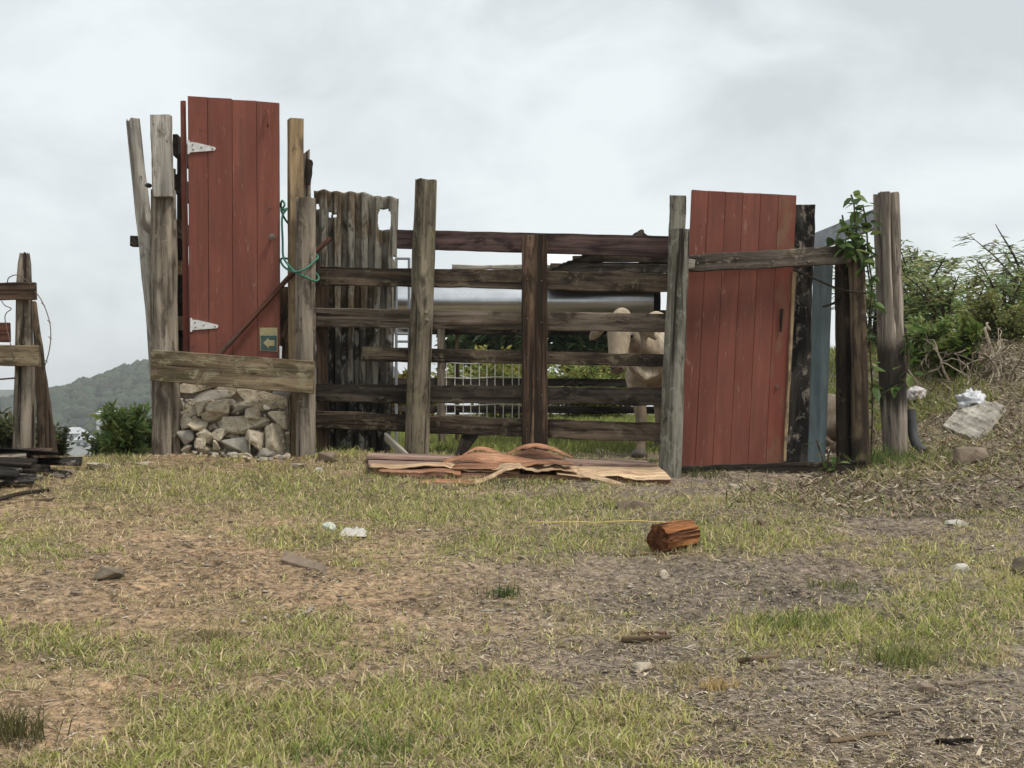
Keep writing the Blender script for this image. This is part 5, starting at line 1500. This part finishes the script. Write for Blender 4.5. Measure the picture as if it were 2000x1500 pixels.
# trees behind the corral
shrub('dark_tree', at(960, 27.0), 2.6, 1.9, 14, 90, .22, .12, (0.05, .085, .032), 'dark leafy tree seen between rails above the wire mesh', 'tree', 11, .08, low=.45)
shrub('dark_tree', at(1140, 26.0), 2.4, 1.5, 12, 80, .22, .12, (0.055, .09, .035), 'dark leafy tree seen between rails beside the cow head', 'tree', 12, .08, low=.5)
shrub('light_bush', at(1000, 22.0), .95, 1.5, 16, 70, .11, .045, (0.22, .25, .07), 'sunlit yellow green bush behind the rear pen fence', 'bush', 13, .02)
shrub('light_bush', at(1165, 22.5), .95, 1.3, 16, 70, .11, .045, (0.2, .24, .065), 'yellow green bush behind the pen beside the cow', 'bush', 14, .02)
shrub('light_bush', at(800, 19.0), .75, .5, 12, 60, .12, .06, (0.20, .20, .05), 'small yellowish bush seen past the corrugated sheet', 'bush', 15, .02)
# left bushes
shrub('leafy_bush', at(245, 11.55), .50, .27, 12, 24, .085, .03, (0.20, .29, .09), 'leafy green bush at the crest beside the rubble posts', 'bush', 21, .012)
shrub('leafy_bush', at(205, 11.75), .36, .2, 7, 26, .07, .03, (0.22, .27, .14), 'paler loose bush beside the leafy crest bush', 'bush', 22, .01)
shrub('leafy_bush', at(275, 12.2), .85, .2, 9, 40, .075, .035, (0.15, .21, .065), 'taller thin bush behind the leafy crest bush', 'bush', 23, .012, low=.4)
shrub('leafy_bush', at(20, 11.6), .45, .35, 10, 40, .07, .03, (0.12, .15, .07), 'thin scrub behind the short rail fence', 'bush', 24, .012)
shrub('leafy_bush', at(100, 11.5), .28, .2, 8, 30, .06, .025, (0.08, .10, .045), 'scraggly weed at the foot of the leaning prop', 'weed', 25, .008)

# vine on the corner post: separate heart-shaped leaves
leaf_me = {}
for k, (c_, nm) in enumerate([((0.07, .12, .03), 'a'), ((0.12, .19, .05), 'b'), ((0.20, .26, .08), 'c'), ((0.04, .075, .02), 'd')]):
    hv = np.array([(0, 0, 0), (.03, .035, .006), (.075, .036, .0), (.12, .012, -.012), (.14, 0, -.02), (.12, -.012, -.012), (.075, -.036, 0), (.03, -.035, .006), (.07, 0, -.008)])
    tr = np.array([(0, 1, 8), (1, 2, 8), (2, 3, 8), (3, 4, 8), (4, 5, 8), (5, 6, 8), (6, 7, 8), (7, 0, 8)])
    leaf_me[k] = big_mesh('leaf', hv, None, tr, M_leaf, np.tile(np.array(c_), (9, 1)))
def vine(name, stems, nleaf, sc, label, cat, seed):
    r_ = random.Random(seed)
    base = stems[0][0]
    root = thing(name, label, cat, base)
    for st in stems:
        pts = curve(st, 6)
        v_, f_, _ = tube_pts(pts, [.007] * len(pts), 5)
        emit('stem', v_, f_, M_bark, root, smooth=True)
        for k in range(nleaf):
            p = pts[r_.randrange(len(pts))] + V((r_.gauss(0, .03), r_.gauss(0, .03) - .02, r_.gauss(0, .02)))
            Mx = Matrix.Translation(p) @ Matrix.Rotation(r_.uniform(0, 6.28), 4, 'Z') @ Matrix.Rotation(r_.uniform(-.3, 1.1), 4, 'Y') @ Matrix.Rotation(r_.uniform(-.6, .6), 4, 'X') @ Matrix.Scale(sc * r_.uniform(.6, 1.15), 4)
            put('leaf', leaf_me[r_.choice([0, 0, 1, 1, 2, 3])], Mx, root)
vine('climbing_vine', [[P(1700, 925, 11.02), P(1704, 780, 11.0), P(1698, 640, 11.0), P(1703, 560, 11.0), P(1695, 500, 10.98)],
                       [P(1700, 560, 11.0), P(1690, 500, 10.9), P(1672, 450, 10.9), P(1668, 400, 10.95), P(1662, 380, 10.95)],
                       [P(1690, 520, 10.9), P(1668, 470, 10.85), P(1650, 440, 10.9), P(1645, 420, 10.9)],
                       [P(1695, 500, 10.95), P(1692, 440, 10.98), P(1685, 400, 11.0)],
                       [P(1695, 500, 10.95), P(1660, 490, 10.8), P(1630, 470, 10.85)],
                       [P(1703, 780, 11.0), P(1765, 740, 11.05), P(1772, 680, 11.1), P(1768, 640, 11.15)]], 24, .95, 'green vine with heart-shaped leaves climbing between brown and corner posts', 'vine', 4)
vine('leafy_weed', [[P(1612, 935, 10.68), P(1606, 895, 10.68), P(1595, 860, 10.66)], [P(1614, 935, 10.68), P(1618, 890, 10.67), P(1630, 862, 10.66)], [P(1612, 935, 10.68), P(1635, 905, 10.66), P(1640, 885, 10.64)]], 7, .55, 'pale leafy weed growing before the blue plank', 'weed', 9)

# ------------------------------------------------------------------ grass, litter and pebbles
def scatter(n, ymin=3.6, ymax=13.5, power=1.0):
    """points over the visible ground, thinner with distance"""
    u = rng.random(n)
    ys = ymin * (ymax / ymin) ** u if power == 1.0 else ymin + (ymax - ymin) * u
    xs = rng.uniform(-1, 1, n) * (0.46 * ys + .3)
    return xs, ys

def blades(name, xs, ys, ln, wd, lean, cols, mat, label, cat, zoff=-.004, seed=1, curl=.6):
    r_ = np.random.default_rng(seed)
    n = len(xs)
    z = G(xs, ys) + zoff
    az = r_.uniform(0, 2 * np.pi, n)
    d = np.stack([np.cos(az), np.sin(az)], 1)
    fa = r_.uniform(0, 2 * np.pi, n)
    s = np.stack([np.cos(fa), np.sin(fa) * .6, np.zeros(n)], 1) * (wd / 2)[:, None]
    h1 = np.cos(lean); o1 = np.sin(lean)
    lean2 = np.minimum(lean + curl * r_.uniform(.3, 1.2, n), 1.75)
    b = np.stack([xs, ys, z], 1)
    m = b + np.stack([d[:, 0] * o1 * ln * .5, d[:, 1] * o1 * ln * .5, h1 * ln * .5], 1)
    t = m + np.stack([d[:, 0] * np.sin(lean2) * ln * .5, d[:, 1] * np.sin(lean2) * ln * .5, np.cos(lean2) * ln * .5], 1)
    V_ = np.stack([b - s, b + s, m + s * .85, m - s * .85, t], 1).reshape(-1, 3)
    i = np.arange(n) * 5
    q = np.stack([i, i + 1, i + 2, i + 3], 1); tr = np.stack([i + 3, i + 2, i + 4], 1)
    me = big_mesh(name, V_, q, tr, mat, np.repeat(cols, 5, 0))
    o = put(name, me)
    return tag(o, label, cat, kind='stuff')

NB = 760000
xs, ys = scatter(NB)
zz = G(xs, ys)
gv_ = green_at(xs, ys, zz)
tuft = fbm(xs * 14, ys * 14, 91, 3)
keep = rng.random(NB) < np.clip((gv_ * .95 + .10) * (0.25 + 1.4 * sstep(.36, .66, tuft)), 0.03, 1)
xs, ys, gv_ = xs[keep], ys[keep], gv_[keep]
n = len(xs)
dryp = 0.34 + 0.6 * np.clip(fbm(xs * 1.7, ys * 1.7, 95) - .35, 0, 1) + .35 * (1 - np.clip(gv_, 0, 1))
dry = rng.random(n) < dryp
hue = fbm(xs * 1.1, ys * 1.1, 97)
cg = np.array([0.225, 0.285, 0.068])[None] * (1 - hue[:, None]) + np.array([0.475, 0.455, 0.15])[None] * hue[:, None]
cs = np.array([0.74, 0.60, 0.35])[None] * rng.uniform(.45, 1.15, (n, 1))
col = np.where(dry[:, None], cs, cg * rng.uniform(.35, 1.75, (n, 1)))
size = rng.gamma(5, .0074, n).clip(.012, .10) * (0.65 + .6 * np.clip(gv_, 0, 1.1))
blades('grass', xs, ys, size, rng.uniform(.003, .0066, n) * (0.8 + .04 * ys), np.abs(rng.normal(.95, .42, n)).clip(0, 1.5), col, M_blade, 'short green and straw coloured grass growing in patches', 'grass')

# dry straw and leaf litter lying flat
NS = 300000
xs, ys = scatter(NS)
zz = G(xs, ys); px_, py_ = to_px(xs, ys, zz)
w_ = .28 + .7 * blob([(1700, 1420, 430, 130, 1), (1750, 985, 420, 70, 1.2), (1050, 1230, 420, 80, .6), (1300, 1290, 250, 70, .7), (400, 1150, 400, 70, .35), (600, 1330, 500, 90, .35), (1900, 850, 200, 90, 1)], px_, py_) + .5 * (fbm(xs * 3, ys * 3, 111) - .5)
keep = rng.random(NS) < np.clip(w_, .05, 1)
xs, ys, px_ = xs[keep], ys[keep], px_[keep]; n = len(xs)
tone = rng.random(n)[:, None]
col = np.array([0.27, 0.19, 0.12])[None] * (1 - tone) + np.array([0.60, 0.50, 0.36])[None] * tone
pale = rng.random(n) < .07
col[pale] = np.array([0.74, .68, .57]) * rng.uniform(.7, 1.1, (pale.sum(), 1))
darkm = rng.random(n) < .28
col[darkm] = np.array([0.06, .045, .034])
blades('dry_litter', xs, ys, rng.gamma(2.2, .013, n).clip(.01, .11), rng.gamma(3, .0016, n).clip(.002, .016), rng.normal(1.47, .10, n).clip(1.1, 1.66), col, M_litter, 'dry straw and leaf litter strewn over the soil', 'litter', zoff=.006, seed=5, curl=.12)

# pebbles and gravel
def pebbles():
    npb = 14000
    xs, ys = scatter(npb)
    zz = G(xs, ys); px_, py_ = to_px(xs, ys, zz)
    w_ = .25 + .9 * blob([(1500, 1150, 300, 55, 1), (1700, 1430, 400, 120, .8), (800, 1150, 400, 70, .5), (300, 1120, 300, 60, .5), (430, 892, 150, 22, 1.2), (640, 900, 60, 20, .8)], px_, py_)
    k = rng.random(npb) < np.clip(w_, 0, 1)
    xs, ys, zz = xs[k], ys[k], zz[k]; n = len(xs)
    ov = np.array([(1, 0, 0), (-1, 0, 0), (0, 1, 0), (0, -1, 0), (0, 0, 1), (0, 0, -1)], float)
    of = np.array([(0, 2, 4), (2, 1, 4), (1, 3, 4), (3, 0, 4), (2, 0, 5), (1, 2, 5), (3, 1, 5), (0, 3, 5)])
    r_ = rng.gamma(2.0, .0026, n).clip(.002, .016)
    V_ = ov[None] * r_[:, None, None] * rng.uniform(.6, 1.4, (n, 6, 1)) * np.stack([rng.uniform(.8, 1.6, n), rng.uniform(.8, 1.4, n), rng.uniform(.5, .9, n)], 1)[:, None, :]
    V_ += np.stack([xs, ys, zz + r_ * .3], 1)[:, None, :]
    Fc = of[None] + (np.arange(n) * 6)[:, None, None]
    t = rng.random((n, 1))
    c = np.array([0.17, .135, .105])[None] * (1 - t) + np.array([0.46, .40, .32])[None] * t
    tag(put('pebbles', big_mesh('pebbles', V_.reshape(-1, 3), None, Fc.reshape(-1, 3), M_pebble, np.repeat(c, 6, 0))), 'small pebbles and gravel scattered over bare soil', 'pebbles', kind='stuff')
pebbles()

# dry grass, straw and twigs over the bank
def bank_cover():
    n = 100000; xs = rng.uniform(1.2, 6.6, n); ys = rng.uniform(8.6, 17.5, n)
    k = (xs / ys > .24 - .09 * sstep(10.6, 9.6, ys)) & (xs / ys < .46) & (rng.random(n) < .35 + .9 * (fbm(xs * 2, ys * 2, 131) - .3))
    xs, ys = xs[k], ys[k]; n = len(xs)
    t = rng.random((n, 1))
    c = np.array([0.10, .07, .045])[None] * (1 - t) + np.array([0.44, .34, .225])[None] * t
    g_ = rng.random(n) < .36
    c[g_] = np.array([0.16, .18, .06]) * rng.uniform(.6, 1.4, (g_.sum(), 1))
    blades('bank_litter', xs, ys, rng.gamma(3, .026, n).clip(.03, .25), rng.uniform(.004, .012, n), np.abs(rng.normal(1.25, .3, n)).clip(.2, 1.6), c, M_litter, 'dry stalks and dead leaves covering the bank', 'litter', seed=23, zoff=.01, curl=.4)
bank_cover()
def bank_chips():
    n = 16000
    xs = rng.uniform(1.4, 6.6, n); ys = rng.uniform(8.8, 17, n)
    k = (xs / ys > .20) & (xs / ys < .46)
    xs, ys = xs[k], ys[k]; n = len(xs)
    t = rng.random((n, 1))
    t = t ** 1.7
    c = np.array([0.10, .066, .042])[None] * (1 - t) + np.array([0.60, .51, .39])[None] * t
    blades('dead_leaves', xs, ys, rng.uniform(.03, .09, n), rng.uniform(.012, .035, n), rng.normal(1.35, .2, n).clip(.6, 1.6), c, M_litter, 'curled dead leaves and bark chips on the bank', 'leaves', seed=29, zoff=.015, curl=.3)
bank_chips()

# taller weeds: separate tufts
def tuft_(px, py, n, h, col, label, seed, spread=.05, Y=None, cat='grass tuft', group=None):
    g_ = ground_px(px, py) if Y is None else at(px, Y)
    r_ = np.random.default_rng(seed)
    xs = g_.x + r_.normal(0, spread, n); ys = g_.y + r_.normal(0, spread * .7, n)
    c = np.asarray(col)[None] * r_.uniform(.6, 1.5, (n, 1))
    o = blades('grass_tuft', xs, ys, h * r_.uniform(.5, 1.1, n), r_.uniform(.004, .006, n), np.abs(r_.normal(.45, .25, n)), c, M_blade, label, cat, seed=seed)
    if spread < .07 and n < 180: del o['kind']
    if group: o['group'] = group
tuft_(985, 1165, 130, .075, (0.08, .11, .035), 'dark green grass tuft alone on the gravel', 1)
tuft_(415, 1250, 150, .07, (0.22, .19, .09), 'olive dry grass tuft on brown dirt', 2)
tuft_(1400, 1345, 130, .06, (0.50, .36, .16), 'bright straw coloured dry tuft', 3, .04)
tuft_(1345, 1320, 110, .08, (0.36, .31, .15), 'pale yellow tuft beside the straw coloured one', 4)
tuft_(1770, 1295, 240, .12, (0.19, .21, .07), 'large green tuft near the rock with a stick', 5, .09)
tuft_(1545, 1225, 260, .11, (0.17, .21, .06), 'broad green tuft beyond the dark knobbly stick', 6, .12)
tuft_(1715, 905, 300, .20, (0.13, .18, .05), 'tall fresh grass around the split corner post', 7, .12)
tuft_(1790, 905, 300, .13, (0.17, .22, .06), 'short fresh grass beside the bent dark pipe', 8, .16)
tuft_(1640, 1150, 120, .08, (0.2, .21, .08), 'low green tuft at the gravel edge', 9, .08)
tuft_(290, 885, 200, .12, (0.11, .16, .05), 'grass tuft at the foot of the leafy crest bush', 10, .10)
tuft_(655, 880, 260, .14, (0.09, .13, .035), 'dark grass tuft under the corrugated sheet', 11, .16, Y=11.45)
tuft_(860, 885, 240, .13, (0.10, .14, .04), 'dark grass tuft behind the mossy round post', 12, .12, Y=11.5)
tuft_(20, 1440, 200, .14, (0.12, .11, .045), 'olive weed tuft on the bare dirt corner', 13, .06)
tuft_(1370, 930, 160, .09, (0.07, .085, .03), 'dark weeds before the low foot board', 14, .12, Y=10.6)
tuft_(690, 1470, 260, .09, (0.16, .2, .06), 'tall green tuft in the lush grass', 15, .12)
tuft_(1000, 950, 160, .08, (0.13, .15, .05), 'green tuft against the front of the veneer heap', 16, .15)
# grass in the pen behind
def rear_grass():
    n = 60000
    xs = rng.uniform(-3.2, 4.5, n); ys = rng.uniform(13.0, 24.0, n)
    c = np.array([0.25, .28, .08])[None] * rng.uniform(.6, 1.5, (n, 1))
    blades('pen_grass', xs, ys, rng.uniform(.05, .14, n), rng.uniform(.008, .014, n), np.abs(rng.normal(.4, .3, n)), c, M_blade, 'rough green grass growing in the pen behind', 'grass', seed=17)
rear_grass()

# ------------------------------------------------------------------ haze
bm = bmesh.new(); bmesh.ops.create_cube(bm, size=1)
me = bpy.data.meshes.new('haze'); bm.to_mesh(me); bm.free()
hm = bpy.data.materials.new('haze'); hm.use_nodes = True
ht = hm.node_tree; ht.nodes.clear()
ho = N(ht, 'ShaderNodeOutputMaterial'); hv = N(ht, 'ShaderNodeVolumePrincipled')
hv.inputs['Color'].default_value = (0.97, 0.985, 1.0, 1)
hv.inputs['Density'].default_value = 0.00048
hv.inputs['Anisotropy'].default_value = 0.2
ht.links.new(hv.outputs[0], ho.inputs['Volume'])
me.materials.append(hm)
hz_o = put('haze', me, Matrix.Translation((0, 650, -35)) @ Matrix.Diagonal((3100, 1750, 110, 1)))
tag(hz_o, 'thin pale haze filling the valley air', 'haze', kind='stuff')
scene.cycles.volume_bounces = 0
scene.cycles.max_bounces = 6
scene.cycles.diffuse_bounces = 3
scene.cycles.glossy_bounces = 2
scene.cycles.transmission_bounces = 3
